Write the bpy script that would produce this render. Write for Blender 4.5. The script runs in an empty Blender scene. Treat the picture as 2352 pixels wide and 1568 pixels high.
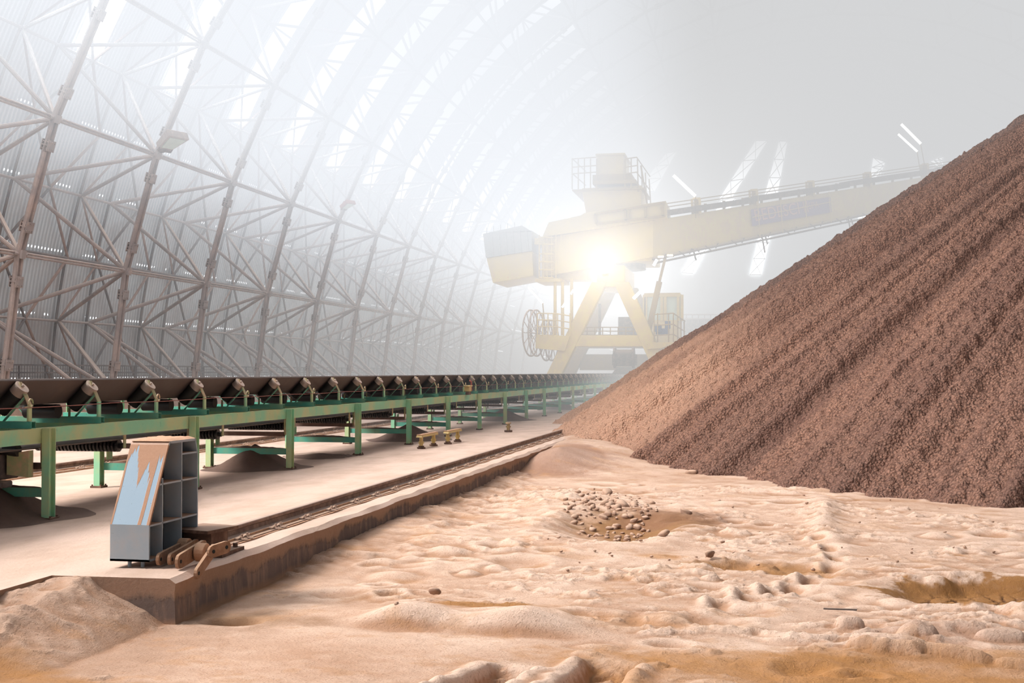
import bpy, math, random
import numpy as np
from mathutils import Vector, Matrix

random.seed(7)
RS = np.random.RandomState(11)
sc = bpy.context.scene
COL = bpy.data.collections.new('storage_hall'); sc.collection.children.link(COL)
PI = math.pi

# ------------------------------------------------------------------ camera
F = 2828.0; CAMZ = 1.775
YAW = math.atan2(564.0, F); PITCH = math.atan2(71.0, F / math.cos(YAW))
cam_d = bpy.data.cameras.new('camera'); cam = bpy.data.objects.new('camera', cam_d); COL.objects.link(cam)
cam.location = (0, 0, CAMZ); cam.rotation_euler = (PI / 2 + PITCH, 0, YAW)
cam_d.sensor_width = 36; cam_d.lens = F / 2352 * 36; cam_d.clip_end = 500; cam_d.clip_start = .1
sc.camera = cam
FW = Vector((-math.sin(YAW) * math.cos(PITCH), math.cos(YAW) * math.cos(PITCH), math.sin(PITCH)))
RT = Vector((math.cos(YAW), math.sin(YAW), 0)); UP = RT.cross(FW)

def at(u, v, Y):
    """survey helper: the point seen at photo position (u, v) that lies at depth Y"""
    d = FW * F + RT * (u - 1176) - UP * (v - 784)
    return Vector((0, 0, CAMZ)) + d * (Y / d.y)

def gz(u, v, z=0.0):
    """survey helper: the same on the level z"""
    d = FW * F + RT * (u - 1176) - UP * (v - 784)
    return Vector((0, 0, CAMZ)) + d * ((z - CAMZ) / d.z)

# ------------------------------------------------------------------ noise
_lat = {}
def vnoise(x, y, seed=0):
    if seed not in _lat:
        _lat[seed] = np.random.RandomState(seed + 100).rand(256, 256)
    L = _lat[seed]
    xi = np.floor(x).astype(int); yi = np.floor(y).astype(int)
    fx = x - xi; fy = y - yi
    fx = fx * fx * fx * (fx * (fx * 6 - 15) + 10); fy = fy * fy * fy * (fy * (fy * 6 - 15) + 10)
    a = L[xi & 255, yi & 255]; b = L[(xi + 1) & 255, yi & 255]
    c = L[xi & 255, (yi + 1) & 255]; d = L[(xi + 1) & 255, (yi + 1) & 255]
    return ((a * (1 - fx) + b * fx) * (1 - fy) + (c * (1 - fx) + d * fx) * fy) * 2 - 1

def fbm(x, y, seed=0, o=4, g=.5):
    s = 0; a = 1; t = 0
    ca, sa = math.cos(.6), math.sin(.6)
    for i in range(o):
        s = s + a * vnoise(x + 17.3 * i, y - 9.1 * i, seed + i); t += a; a *= g
        x, y = (x * ca - y * sa) * 2.03, (x * sa + y * ca) * 2.03
    return s / t

def sstep(a, b, x):
    t = np.clip((x - a) / (b - a), 0, 1); return t * t * (3 - 2 * t)

# ------------------------------------------------------------------ materials
def mat_new(name):
    m = bpy.data.materials.new(name); m.use_nodes = True
    nt = m.node_tree; nt.nodes.clear()
    return m, nt, nt.nodes, nt.links

def N(ns, t, **kw):
    n = ns.new(t)
    for k, v in kw.items():
        setattr(n, k, v)
    return n

def mixc(ns, ls, fac, a, b):
    n = ns.new('ShaderNodeMix'); n.data_type = 'RGBA'
    for s, v in ((n.inputs[0], fac), (n.inputs[6], a), (n.inputs[7], b)):
        if hasattr(v, 'is_output') or isinstance(v, bpy.types.NodeSocket): ls.new(v, s)
        elif isinstance(v, (int, float)): s.default_value = v
        else: s.default_value = (v[0], v[1], v[2], 1)
    return n.outputs[2]

def math_n(ns, ls, op, a, b=0.0, c=None, clamp=False):
    n = ns.new('ShaderNodeMath'); n.operation = op; n.use_clamp = clamp
    for i, v in enumerate((a, b) if c is None else (a, b, c)):
        if isinstance(v, bpy.types.NodeSocket): ls.new(v, n.inputs[i])
        else: n.inputs[i].default_value = v
    return n.outputs[0]

def ramp(ns, ls, v, a, b, smooth=True):
    n = ns.new('ShaderNodeMapRange'); n.interpolation_type = 'SMOOTHSTEP' if smooth else 'LINEAR'
    n.clamp = True if hasattr(n, 'clamp') else True
    ls.new(v, n.inputs[0]); n.inputs[1].default_value = a; n.inputs[2].default_value = b
    return n.outputs[0]

def noise(ns, ls, vec, scale, detail=3, rough=.55):
    n = ns.new('ShaderNodeTexNoise'); n.inputs['Scale'].default_value = scale
    n.inputs['Detail'].default_value = detail; n.inputs['Roughness'].default_value = rough
    ls.new(vec, n.inputs['Vector']); return n.outputs[0]

DUST = (.52, .34, .235)
def dusty(name, col, col2=None, rough=.65, dust=.8, side=.25, metal=0, scale=3.0, dcol=DUST, bump=.0, high=0):
    """painted metal with worn patches and dust lying on whatever faces up"""
    m, nt, ns, ls = mat_new(name)
    out = N(ns, 'ShaderNodeOutputMaterial'); b = N(ns, 'ShaderNodeBsdfPrincipled')
    g = N(ns, 'ShaderNodeNewGeometry'); pos = g.outputs['Position']
    n1 = noise(ns, ls, pos, scale, 5, .65); n2 = noise(ns, ls, pos, scale * 6, 4, .6)
    c = mixc(ns, ls, ramp(ns, ls, n1, .38, .62), col, col2 or tuple(x * .8 for x in col))
    spk = ramp(ns, ls, n2, .66, .74)
    c = mixc(ns, ls, math_n(ns, ls, 'MULTIPLY', spk, .5), c, tuple(x * .35 for x in col))
    sep = N(ns, 'ShaderNodeSeparateXYZ'); ls.new(g.outputs['Normal'], sep.inputs[0])
    upf = ramp(ns, ls, sep.outputs[2], .25, .8)
    d1 = math_n(ns, ls, 'MULTIPLY', upf, dust)
    d2 = math_n(ns, ls, 'MULTIPLY', ramp(ns, ls, n1, .45, .75), side)
    f = math_n(ns, ls, 'MAXIMUM', d1, d2)
    c = mixc(ns, ls, f, c, dcol)
    if high:   # upper members tinted pale: brightness of the haze put into their colour
        sz = N(ns, 'ShaderNodeSeparateXYZ'); ls.new(pos, sz.inputs[0])
        c = mixc(ns, ls, math_n(ns, ls, 'MULTIPLY', ramp(ns, ls, sz.outputs[2], 7, 13), high), c, (.70, .68, .66))
    ls.new(c, b.inputs['Base Color']); b.inputs['Roughness'].default_value = rough
    b.inputs['Metallic'].default_value = metal
    if bump:
        bn = N(ns, 'ShaderNodeBump'); bn.inputs['Strength'].default_value = bump; bn.inputs['Distance'].default_value = .01
        ls.new(n2, bn.inputs['Height']); ls.new(bn.outputs[0], b.inputs['Normal'])
    ls.new(b.outputs[0], out.inputs[0]); return m

def plain(name, col, rough=.6, metal=0):
    m, nt, ns, ls = mat_new(name)
    out = N(ns, 'ShaderNodeOutputMaterial'); b = N(ns, 'ShaderNodeBsdfPrincipled')
    g = N(ns, 'ShaderNodeNewGeometry')
    n1 = noise(ns, ls, g.outputs['Position'], 4, 4)
    ls.new(mixc(ns, ls, n1, tuple(x * .88 for x in col), tuple(min(1, x * 1.1) for x in col)), b.inputs['Base Color'])
    b.inputs['Roughness'].default_value = rough; b.inputs['Metallic'].default_value = metal
    ls.new(b.outputs[0], out.inputs[0]); return m

def glow(name, col, s):
    m, nt, ns, ls = mat_new(name)
    out = N(ns, 'ShaderNodeOutputMaterial'); e = N(ns, 'ShaderNodeEmission')
    e.inputs[0].default_value = (*col, 1); e.inputs[1].default_value = s
    ls.new(e.outputs[0], out.inputs[0]); return m

M = {}
M['green'] = dusty('green_paint', (.26, .58, .36), (.46, .55, .28), .6, .75, .4, scale=1.2, dcol=(.55, .50, .26))
M['teal'] = dusty('teal_paint', (.075, .36, .27), (.12, .34, .22), .55, .8, .2, scale=2.5, dcol=(.40, .30, .17))
M['bracket'] = dusty('dusty_bracket', (.30, .34, .17), (.50, .34, .19), .7, .9, .75, scale=5)
M['rubber'] = plain('black_rubber', (.018, .014, .013), .45)
M['belt'] = dusty('belt_rubber', (.12, .092, .082), (.10, .075, .066), .7, .3, .3, scale=2, dcol=(.22, .15, .12))
M['roller_end'] = dusty('dusty_roller_end', (.42, .33, .27), (.30, .24, .21), .5, .6, .5)
M['rust'] = dusty('rust_brown', (.10, .052, .035), (.16, .085, .055), .85, .85, .5, scale=6, dcol=(.30, .18, .12))
M['steel'] = dusty('dusty_frame_steel', (.27, .225, .215), (.33, .26, .24), .7, .9, .35, scale=2, dcol=(.50, .385, .32), high=.85)
M['steel_dark'] = dusty('dusty_outer_steel', (.13, .115, .12), (.17, .14, .13), .75, .6, .25, scale=2, dcol=(.36, .27, .23), high=.6)
M['steel_brown'] = dusty('brown_angle_steel', (.25, .16, .13), (.31, .20, .16), .75, .7, .3, scale=2, dcol=(.42, .28, .22))
M['blue'] = dusty('pale_blue_paint', (.35, .41, .46), (.38, .43, .47), .55, .95, .12, scale=5, dcol=(.50, .27, .155), bump=.15)
M['blue_shaded'] = dusty('shaded_inner_blue', (.045, .048, .056), (.06, .062, .07), .6, .98, .15, scale=4, dcol=(.42, .24, .12))  # shade inside the buffer's open cells put into the colour
M['cake'] = dusty('caked_dust', (.42, .225, .13), (.48, .27, .16), .95, .6, .5, scale=9, dcol=(.55, .33, .21), bump=.5)
M['link'] = dusty('dusty_brown_link', (.26, .14, .08), (.32, .18, .11), .9, .8, .4, scale=9, dcol=(.44, .26, .16), bump=.4)
M['rail'] = dusty('rail_steel', (.16, .09, .065), (.24, .145, .10), .6, .85, .5, scale=5, dcol=(.42, .28, .21), metal=.1)
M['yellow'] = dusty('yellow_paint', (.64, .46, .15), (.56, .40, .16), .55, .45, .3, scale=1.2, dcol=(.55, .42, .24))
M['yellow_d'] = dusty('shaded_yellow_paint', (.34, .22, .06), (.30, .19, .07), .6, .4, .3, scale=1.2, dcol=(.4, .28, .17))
M['grey_clad'] = dusty('grey_cladding', (.34, .35, .33), (.38, .38, .36), .6, .4, .2)
M['dark'] = dusty('dark_machinery', (.07, .055, .05), (.10, .075, .065), .7, .5, .3)
M['rock'] = dusty('stone', (.30, .18, .125), (.38, .24, .17), .95, .8, .5, scale=9, dcol=(.58, .385, .275), bump=.6)
M['spill'] = dusty('spilled_ore', (.115, .066, .05), (.14, .082, .062), .95, .35, .3, scale=5, dcol=(.22, .135, .10), bump=.6)
M['concrete'] = dusty('dusty_concrete', (.32, .22, .17), (.40, .28, .22), .95, .8, .4, scale=1)
M['bluebox'] = plain('blue_motor', (.05, .08, .18), .5)
M['sign'] = plain('sign_violet', (.16, .10, .24), .6)
M['letter'] = plain('sign_letter', (.52, .24, .22), .6)
M['ink'] = plain('black_marker', (.01, .012, .01), .8)
M['cord'] = plain('red_cord', (.22, .06, .04), .7)
M['glass'] = plain('cab_glass', (.55, .66, .55), .15)
M['red'] = plain('red_paint', (.35, .05, .03), .5)
M['tube'] = glow('lit_tube', (1, 1, .94), 5)
M['flood'] = glow('flood_light_face', (1, .98, .92), 60)
M['warm'] = glow('warm_lamp', (1, .75, .4), 8)
M['sky_panel'] = glow('daylight_panel', (.95, .975, 1), 17)
M['end_panel'] = glow('end_wall_daylight', (.95, .975, 1), 14)

# corrugated sheeting: ribs follow the arch, pinholes of daylight along the purlins
def sheet_mat(nm, roof_glow):
    m, nt, ns, ls = mat_new(nm)
    out = N(ns, 'ShaderNodeOutputMaterial'); b = N(ns, 'ShaderNodeBsdfPrincipled')
    g = N(ns, 'ShaderNodeNewGeometry'); sep = N(ns, 'ShaderNodeSeparateXYZ'); ls.new(g.outputs['Position'], sep.inputs[0])
    w = math_n(ns, ls, 'SINE', math_n(ns, ls, 'MULTIPLY', sep.outputs[1], 2 * PI / .2))
    n1 = noise(ns, ls, g.outputs['Position'], .5, 5, .65)
    wv = ramp(ns, ls, w, -.9, .9, False)
    c1 = mixc(ns, ls, wv, (.44, .47, .49), (.66, .70, .72))
    c2 = mixc(ns, ls, math_n(ns, ls, 'MULTIPLY', ramp(ns, ls, n1, .4, .75), .6), c1, (.42, .36, .34))
    low = ramp(ns, ls, sep.outputs[2], 6, 1.2)
    c3 = mixc(ns, ls, math_n(ns, ls, 'MULTIPLY', low, .55), c2, (.30, .235, .215))
    ls.new(c3, b.inputs['Base Color']); b.inputs['Roughness'].default_value = .6
    bn = N(ns, 'ShaderNodeBump'); bn.inputs['Strength'].default_value = .6; bn.inputs['Distance'].default_value = .03
    ls.new(w, bn.inputs['Height']); ls.new(bn.outputs[0], b.inputs['Normal'])
    # angle round the vault
    ang = math_n(ns, ls, 'ARCTAN2', sep.outputs[2], math_n(ns, ls, 'SUBTRACT', 5.0, sep.outputs[0]))
    fr = math_n(ns, ls, 'FRACT', math_n(ns, ls, 'ADD', math_n(ns, ls, 'DIVIDE', math_n(ns, ls, 'SUBTRACT', ang, math.radians(2.9)), math.radians(4.37)), 0.0))
    band = math_n(ns, ls, 'LESS_THAN', fr, .035)
    hole = math_n(ns, ls, 'GREATER_THAN', math_n(ns, ls, 'SINE', math_n(ns, ls, 'MULTIPLY', sep.outputs[1], 2 * PI / .2)), .45)
    some = math_n(ns, ls, 'GREATER_THAN', noise(ns, ls, g.outputs['Position'], .7, 1), .47)
    lowa = math_n(ns, ls, 'LESS_THAN', ang, math.radians(24))
    f = math_n(ns, ls, 'MULTIPLY', math_n(ns, ls, 'MULTIPLY', band, hole), math_n(ns, ls, 'MULTIPLY', some, lowa))
    e = N(ns, 'ShaderNodeEmission'); e.inputs[0].default_value = (.95, .97, 1, 1); e.inputs[1].default_value = 1.5
    mx = N(ns, 'ShaderNodeMixShader'); ls.new(f, mx.inputs[0]); ls.new(b.outputs[0], mx.inputs[1]); ls.new(e.outputs[0], mx.inputs[2])
    # added glow: the upper sheeting emits light, stronger to the left
    glow_amt = math_n(ns, ls, 'MULTIPLY', ramp(ns, ls, sep.outputs[2], 8.5, 17), math_n(ns, ls, 'ADD', .30, math_n(ns, ls, 'MULTIPLY', ramp(ns, ls, sep.outputs[0], 0, -12), .32)))
    glow_amt = math_n(ns, ls, 'MULTIPLY', glow_amt, math_n(ns, ls, 'ADD', .8, math_n(ns, ls, 'MULTIPLY', wv, .3)))
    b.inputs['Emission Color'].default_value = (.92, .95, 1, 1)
    ls.new(math_n(ns, ls, 'MULTIPLY', glow_amt, roof_glow), b.inputs['Emission Strength'])
    ls.new(mx.outputs[0], out.inputs[0]); return m
M['sheet'] = sheet_mat('corrugated_sheet', 1.0)

def sand_mat(name, grain=1.0, stones=False, attr='tint'):
    m, nt, ns, ls = mat_new(name)
    out = N(ns, 'ShaderNodeOutputMaterial'); b = N(ns, 'ShaderNodeBsdfPrincipled')
    g = N(ns, 'ShaderNodeNewGeometry'); pos = g.outputs['Position']
    a = N(ns, 'ShaderNodeAttribute', attribute_name=attr)
    n1 = noise(ns, ls, pos, 45 * grain, 4, .7); n2 = noise(ns, ls, pos, 7 * grain, 4, .6)
    c = mixc(ns, ls, math_n(ns, ls, 'MULTIPLY', ramp(ns, ls, n1, .54, .68), .5), a.outputs['Color'], (.27, .135, .07))
    c = mixc(ns, ls, math_n(ns, ls, 'MULTIPLY', ramp(ns, ls, n2, .5, .72), .22), c, (.42, .235, .14))
    bn = N(ns, 'ShaderNodeBump'); bn.inputs['Strength'].default_value = .8; bn.inputs['Distance'].default_value = .014 / grain
    h = math_n(ns, ls, 'ADD', n1, math_n(ns, ls, 'MULTIPLY', n2, 2.0))
    ls.new(h, bn.inputs['Height']); nrm = bn.outputs[0]
    if stones:
        v = N(ns, 'ShaderNodeTexVoronoi'); v.inputs['Scale'].default_value = 19; ls.new(pos, v.inputs['Vector'])
        v2 = N(ns, 'ShaderNodeTexVoronoi'); v2.inputs['Scale'].default_value = 34; ls.new(pos, v2.inputs['Vector'])
        sp = N(ns, 'ShaderNodeSeparateColor'); ls.new(v.outputs['Color'], sp.inputs[0])
        c = mixc(ns, ls, math_n(ns, ls, 'MULTIPLY', ramp(ns, ls, v.outputs['Distance'], .25, .75), math_n(ns, ls, 'MULTIPLY', a.outputs['Alpha'], .65)), a.outputs['Color'], (.05, .025, .02))
        c = mixc(ns, ls, math_n(ns, ls, 'MULTIPLY', sp.outputs[0], .30), c, (.42, .24, .18))
        n3 = noise(ns, ls, pos, .9, 5, .7)
        c = mixc(ns, ls, math_n(ns, ls, 'MULTIPLY', ramp(ns, ls, n3, .42, .7), .3), c, (.14, .07, .055))
        c = mixc(ns, ls, math_n(ns, ls, 'SUBTRACT', 1.0, a.outputs['Alpha']), c, a.outputs['Color'])
        hh = math_n(ns, ls, 'ADD', math_n(ns, ls, 'MULTIPLY', v.outputs['Distance'], -1.0), math_n(ns, ls, 'MULTIPLY', v2.outputs['Distance'], -.4))
        bn.inputs['Strength'].default_value = 1.0; bn.inputs['Distance'].default_value = .05
        ls.new(hh, bn.inputs['Height'])
    ls.new(c, b.inputs['Base Color']); ls.new(nrm, b.inputs['Normal'])
    b.inputs['Roughness'].default_value = .95
    b.inputs['Specular IOR Level'].default_value = .15
    ls.new(b.outputs[0], out.inputs[0]); return m
M['sand'] = sand_mat('dry_sand')
M['ore'] = sand_mat('crushed_ore', 1.0, True)

def slab_mat():
    """platform: pale dust on top, dust drips over stained grey concrete on the faces"""
    m, nt, ns, ls = mat_new('platform_concrete')
    out = N(ns, 'ShaderNodeOutputMaterial'); b = N(ns, 'ShaderNodeBsdfPrincipled')
    g = N(ns, 'ShaderNodeNewGeometry'); pos = g.outputs['Position']
    sep = N(ns, 'ShaderNodeSeparateXYZ'); ls.new(pos, sep.inputs[0])
    mp = N(ns, 'ShaderNodeMapping'); mp.inputs['Scale'].default_value = (1, 1, .18); ls.new(pos, mp.inputs[0])
    ndrip = noise(ns, ls, mp.outputs[0], 9, 4, .7); nbig = noise(ns, ls, pos, 1.1, 4, .6); nf = noise(ns, ls, pos, 30, 5, .7)
    face = mixc(ns, ls, nbig, (.115, .095, .09), (.24, .17, .14))
    face = mixc(ns, ls, ramp(ns, ls, ndrip, .45, .7), face, (.32, .215, .165))
    edge = math_n(ns, ls, 'ADD', math_n(ns, ls, 'ADD', sep.outputs[2], math_n(ns, ls, 'MULTIPLY', math_n(ns, ls, 'SUBTRACT', ndrip, .5), .12)),
                  math_n(ns, ls, 'MULTIPLY', math_n(ns, ls, 'SUBTRACT', nbig, .5), .35))
    dripf = ramp(ns, ls, edge, -.17, -.09)
    face = mixc(ns, ls, dripf, face, mixc(ns, ls, nf, (.30, .18, .12), (.42, .27, .19)))
    crack = math_n(ns, ls, 'MULTIPLY', ramp(ns, ls, edge, -.175, -.14), math_n(ns, ls, 'SUBTRACT', 1.0, dripf))
    face = mixc(ns, ls, math_n(ns, ls, 'MULTIPLY', math_n(ns, ls, 'MULTIPLY', crack, ramp(ns, ls, nf, .45, .6)), .5), face, (.03, .018, .014))
    lowd = ramp(ns, ls, math_n(ns, ls, 'ADD', sep.outputs[2], math_n(ns, ls, 'MULTIPLY', nbig, .15)), -.22, -.32)
    face = mixc(ns, ls, lowd, face, (.42, .25, .155))
    mp2 = N(ns, 'ShaderNodeMapping'); mp2.inputs['Scale'].default_value = (.8, .35, 1); ls.new(pos, mp2.inputs[0])
    nt1 = noise(ns, ls, mp2.outputs[0], 2.2, 6, .65)
    top = mixc(ns, ls, ramp(ns, ls, nt1, .35, .7), (.62, .455, .37), (.50, .355, .275))
    top = mixc(ns, ls, math_n(ns, ls, 'MULTIPLY', ramp(ns, ls, nf, .60, .72), .45), top, (.36, .22, .15))
    nrm = N(ns, 'ShaderNodeSeparateXYZ'); ls.new(g.outputs['Normal'], nrm.inputs[0])
    c = mixc(ns, ls, ramp(ns, ls, nrm.outputs[2], .3, .7), face, top)
    ls.new(c, b.inputs['Base Color']); b.inputs['Roughness'].default_value = .95
    b.inputs['Specular IOR Level'].default_value = .15
    bn = N(ns, 'ShaderNodeBump'); bn.inputs['Strength'].default_value = .5; bn.inputs['Distance'].default_value = .015
    ls.new(math_n(ns, ls, 'ADD', math_n(ns, ls, 'MULTIPLY', nt1, 2.0), nf), bn.inputs['Height']); ls.new(bn.outputs[0], b.inputs['Normal'])
    ls.new(b.outputs[0], out.inputs[0]); return m
M['slab'] = slab_mat()

# ------------------------------------------------------------------ mesh builder
class MB:
    def __init__(s): s.v = []; s.f = []; s.mi = []; s.cur = 0
    def add(s, vs, fs):
        o = len(s.v); s.v += [tuple(p) for p in vs]; s.f += [tuple(i + o for i in f) for f in fs]; s.mi += [s.cur] * len(fs); return s
    def hexa(s, p):      # four bottom corners then four top corners, both counter clockwise
        return s.add(p, [(3, 2, 1, 0), (4, 5, 6, 7), (0, 1, 5, 4), (1, 2, 6, 5), (2, 3, 7, 6), (3, 0, 4, 7)])
    def box(s, a, b):
        x0, y0, z0 = a; x1, y1, z1 = b
        return s.hexa([(x0, y0, z0), (x1, y0, z0), (x1, y1, z0), (x0, y1, z0), (x0, y0, z1), (x1, y0, z1), (x1, y1, z1), (x0, y1, z1)])
    def bar(s, p, q, w, h=None, ref=(0, 0, 1)):
        p = Vector(p); q = Vector(q); h = h or w; d = (q - p).normalized(); r = Vector(ref)
        if abs(d.dot(r)) > .98: r = Vector((0, 1, 0))
        a = d.cross(r).normalized() * (w / 2); b = a.cross(d).normalized() * (h / 2)
        return s.hexa([p - a - b, p + a - b, q + a - b, q - a - b, p - a + b, p + a + b, q + a + b, q - a + b])
    def tube(s, p, q, r, n=8, r2=None, caps=True):
        p = Vector(p); q = Vector(q); d = (q - p).normalized(); ref = Vector((0, 0, 1)) if abs(d.z) < .95 else Vector((0, 1, 0))
        a = d.cross(ref).normalized(); b = d.cross(a); r2 = r if r2 is None else r2
        vs = []
        for c, rr in ((p, r), (q, r2)):
            for i in range(n):
                t = 2 * PI * i / n; vs.append(c + (a * math.cos(t) + b * math.sin(t)) * rr)
        fs = [(i, (i + 1) % n, n + (i + 1) % n, n + i) for i in range(n)]
        if caps: fs += [tuple(range(n))[::-1], tuple(range(n, 2 * n))]
        return s.add(vs, fs)
    def path(s, pts, r, n=6):
        pts = [Vector(p) for p in pts]; vs = []
        for i, p in enumerate(pts):
            d = (pts[min(i + 1, len(pts) - 1)] - pts[max(i - 1, 0)]).normalized()
            ref = Vector((0, 0, 1)) if abs(d.z) < .95 else Vector((0, 1, 0))
            a = d.cross(ref).normalized(); b = d.cross(a)
            for k in range(n):
                t = 2 * PI * k / n; vs.append(p + (a * math.cos(t) + b * math.sin(t)) * r)
        fs = []
        for i in range(len(pts) - 1):
            for k in range(n):
                fs.append((i * n + k, i * n + (k + 1) % n, (i + 1) * n + (k + 1) % n, (i + 1) * n + k))
        return s.add(vs, fs)
    def prism(s, poly, a, b):  # polygon points at a -> the same at b; a, b are functions of the 2D point
        n = len(poly); vs = [a(p) for p in poly] + [b(p) for p in poly]
        return s.add(vs, [tuple(range(n))[::-1], tuple(range(n, 2 * n))] + [(i, (i + 1) % n, n + (i + 1) % n, n + i) for i in range(n)])
    def mesh(s, name, mats):
        me = bpy.data.meshes.new(name); me.from_pydata(s.v, [], s.f)
        mats = mats if isinstance(mats, (list, tuple)) else [mats]
        for m in mats: me.materials.append(m)
        if len(mats) > 1: me.polygons.foreach_set('material_index', s.mi)
        me.update(); return me
    def build(s, name, mats, parent=None, smooth=False, bevel=0):
        me = s.mesh(name, mats)
        if smooth:
            me.polygons.foreach_set('use_smooth', [True] * len(me.polygons))
        o = bpy.data.objects.new(name, me); COL.objects.link(o)
        if parent: o.parent = parent; o.matrix_parent_inverse = Matrix.Translation(parent.location).inverted()
        if bevel:
            b = o.modifiers.new('bevel', 'BEVEL'); b.width = bevel; b.segments = 2; b.limit_method = 'ANGLE'
        if smooth:
            o.modifiers.new('edges', 'EDGE_SPLIT').split_angle = math.radians(40)
        return o

def tag(o, label=None, cat=None, group=None, kind=None):
    if label: o['label'] = label
    if cat: o['category'] = cat
    if group: o['group'] = group
    if kind: o['kind'] = kind
    return o

def empty(name, loc, label=None, cat=None, group=None):
    o = bpy.data.objects.new(name, None); COL.objects.link(o); o.location = loc; o.empty_display_size = .2
    return tag(o, label, cat, group)

def copy_tree(o, parent=None):
    c = o.copy(); COL.objects.link(c)
    if parent:
        c.parent = parent; c.matrix_parent_inverse = o.matrix_parent_inverse.copy()
    for ch in list(o.children): copy_tree(ch, c)
    return c

ORD = ['', 'first', 'second', 'third', 'fourth', 'fifth', 'sixth', 'seventh', 'eighth', 'ninth', 'tenth', 'eleventh', 'twelfth', 'thirteenth', 'fourteenth', 'fifteenth', 'sixteenth',
       'seventeenth', 'eighteenth', 'nineteenth']
TENS = {2: 'twent', 3: 'thirt', 4: 'fort', 5: 'fift', 6: 'sixt', 7: 'sevent'}
def ordinal(n):
    if n < 20: return ORD[n]
    t, u = divmod(n, 10)
    return TENS[t] + 'ieth' if u == 0 else TENS[t] + 'y-' + ORD[u]

# ------------------------------------------------------------------ the vault
CX = 5.0; RI = 26.0; RO = 29.4; Y0 = 31.41; BAY = 6.0; K0, K1 = -2, 14
YA, YB = Y0 + K0 * BAY, Y0 + K1 * BAY
TH = [math.radians(2.6 + 8.74 * i) for i in range(21)]
def arc(r, th, y): return Vector((CX - r * math.cos(th), y, r * math.sin(th)))

def shell(name, a0, a1, label, steps):
    n = steps; vs = []; fs = []
    for i in range(n + 1):
        t = math.radians(a0 + (a1 - a0) * i / n)
        vs += [arc(RO + .2, t, YA), arc(RO + .2, t, YB), arc(RO + .28, t, YA), arc(RO + .28, t, YB)]
    for i in range(n):
        a = 4 * i; b = a + 4
        fs += [(a, b, b + 1, a + 1), (a + 2, a + 3, b + 3, b + 2), (a, a + 2, b + 2, b), (a + 1, b + 1, b + 3, a + 3)]
    fs += [(0, 1, 3, 2), (4 * n, 4 * n + 2, 4 * n + 3, 4 * n + 1)]
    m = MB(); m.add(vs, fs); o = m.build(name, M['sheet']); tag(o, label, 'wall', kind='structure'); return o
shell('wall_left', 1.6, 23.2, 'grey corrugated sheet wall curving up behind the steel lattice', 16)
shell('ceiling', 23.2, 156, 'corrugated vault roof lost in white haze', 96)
shell('wall_right', 156, 177, 'corrugated sheet wall on the far side behind the ore heap', 12)
m = MB()
poly = [arc(RO + .25, math.radians(2 + 4.0 * i), 0) for i in range(45)]
m.add([(p.x, YB + .02, p.z) for p in poly] + [(p.x, YB + .12, p.z) for p in poly], [tuple(range(45)), tuple(range(45, 90))[::-1]] + [(i, 45 + i, 45 + (i + 1) % 45, (i + 1) % 45) for i in range(45)])
tag(m.build('wall_back', M['sheet']), 'hazy end wall of the hall beyond the yellow machine', 'wall', kind='structure')

# daylight strips set in the roof, one to a bay
wn = 0
for k in range(-1, K1):
    wn += 1; y = Y0 + k * BAY - .2; m = MB(); n = 28; a0, a1 = 24.9, 55.6
    for i in range(n):
        # panes between the sheeting rails
        t0 = math.radians(a0 + (a1 - a0) * i / n); t1 = math.radians(a0 + (a1 - a0) * (i + 1) / n)
        r = RO + .15; r2 = RO + .2
        m.hexa([arc(r, t0, y - .78), arc(r, t0, y + .78), arc(r2, t0, y + .78), arc(r2, t0, y - .78),
                arc(r, t1, y - .78), arc(r, t1, y + .78), arc(r2, t1, y + .78), arc(r2, t1, y - .78)])
    tag(m.build('window_%d' % wn, M['sky_panel']), 'bright curved skylight strip, %s from the near end of the vault' % ordinal(k + 2), 'skylight', 'roof skylight strips', 'structure')
# slanting daylight panels in the end wall
ES = [((1462, 440), (1502, 440), (1553, 348), (1530, 352)),
      ((1566, 626), (1592, 628), (1690, 455), (1660, 455)), ((1649, 462), (1680, 455), (1762, 323), (1736, 323)),
      ((1722, 631), (1748, 631), (1775, 520), (1748, 520)), ((1756, 450), (1785, 450), (1808, 325), (1790, 324)),
      ((1955, 580), (1975, 560), (1998, 490), (1974, 488)), ((1996, 430), (2022, 400), (2033, 372), (2006, 362)),
      ((2136, 372), (2166, 392), (2166, 360), (2163, 360))]
for q in ES:
    wn += 1; P = [at(u, v, YB - .15) for u, v in q]; Q = [p + Vector((0, .12, 0)) for p in P]
    m = MB(); m.hexa([P[0], P[1], Q[1], Q[0], P[3], P[2], Q[2], Q[3]])
    tag(m.build('window_%d' % wn, M['end_panel']), 'slanting skylight panel %s in the hazy end wall' % ordinal(wn - 15), 'skylight', 'end wall skylight panels', 'structure')
    m = MB()
    for i in range(4):
        f = i / 3; a = P[0].lerp(P[3], f) - Vector((0, .06, 0)); b = P[1].lerp(P[2], f) - Vector((0, .06, 0)); m.bar(a, b, .07)
        if i < 3:
            f2 = (i + 1) / 3; m.bar(a, P[1].lerp(P[2], f2) - Vector((0, .06, 0)), .06)
            m.bar(P[0].lerp(P[3], f2) - Vector((0, .06, 0)), b, .05)
    tag(m.build('trim_%d' % wn, M['steel']), 'thin bracing across %s end wall skylight' % ordinal(wn - 15), 'frame', kind='structure')

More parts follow.
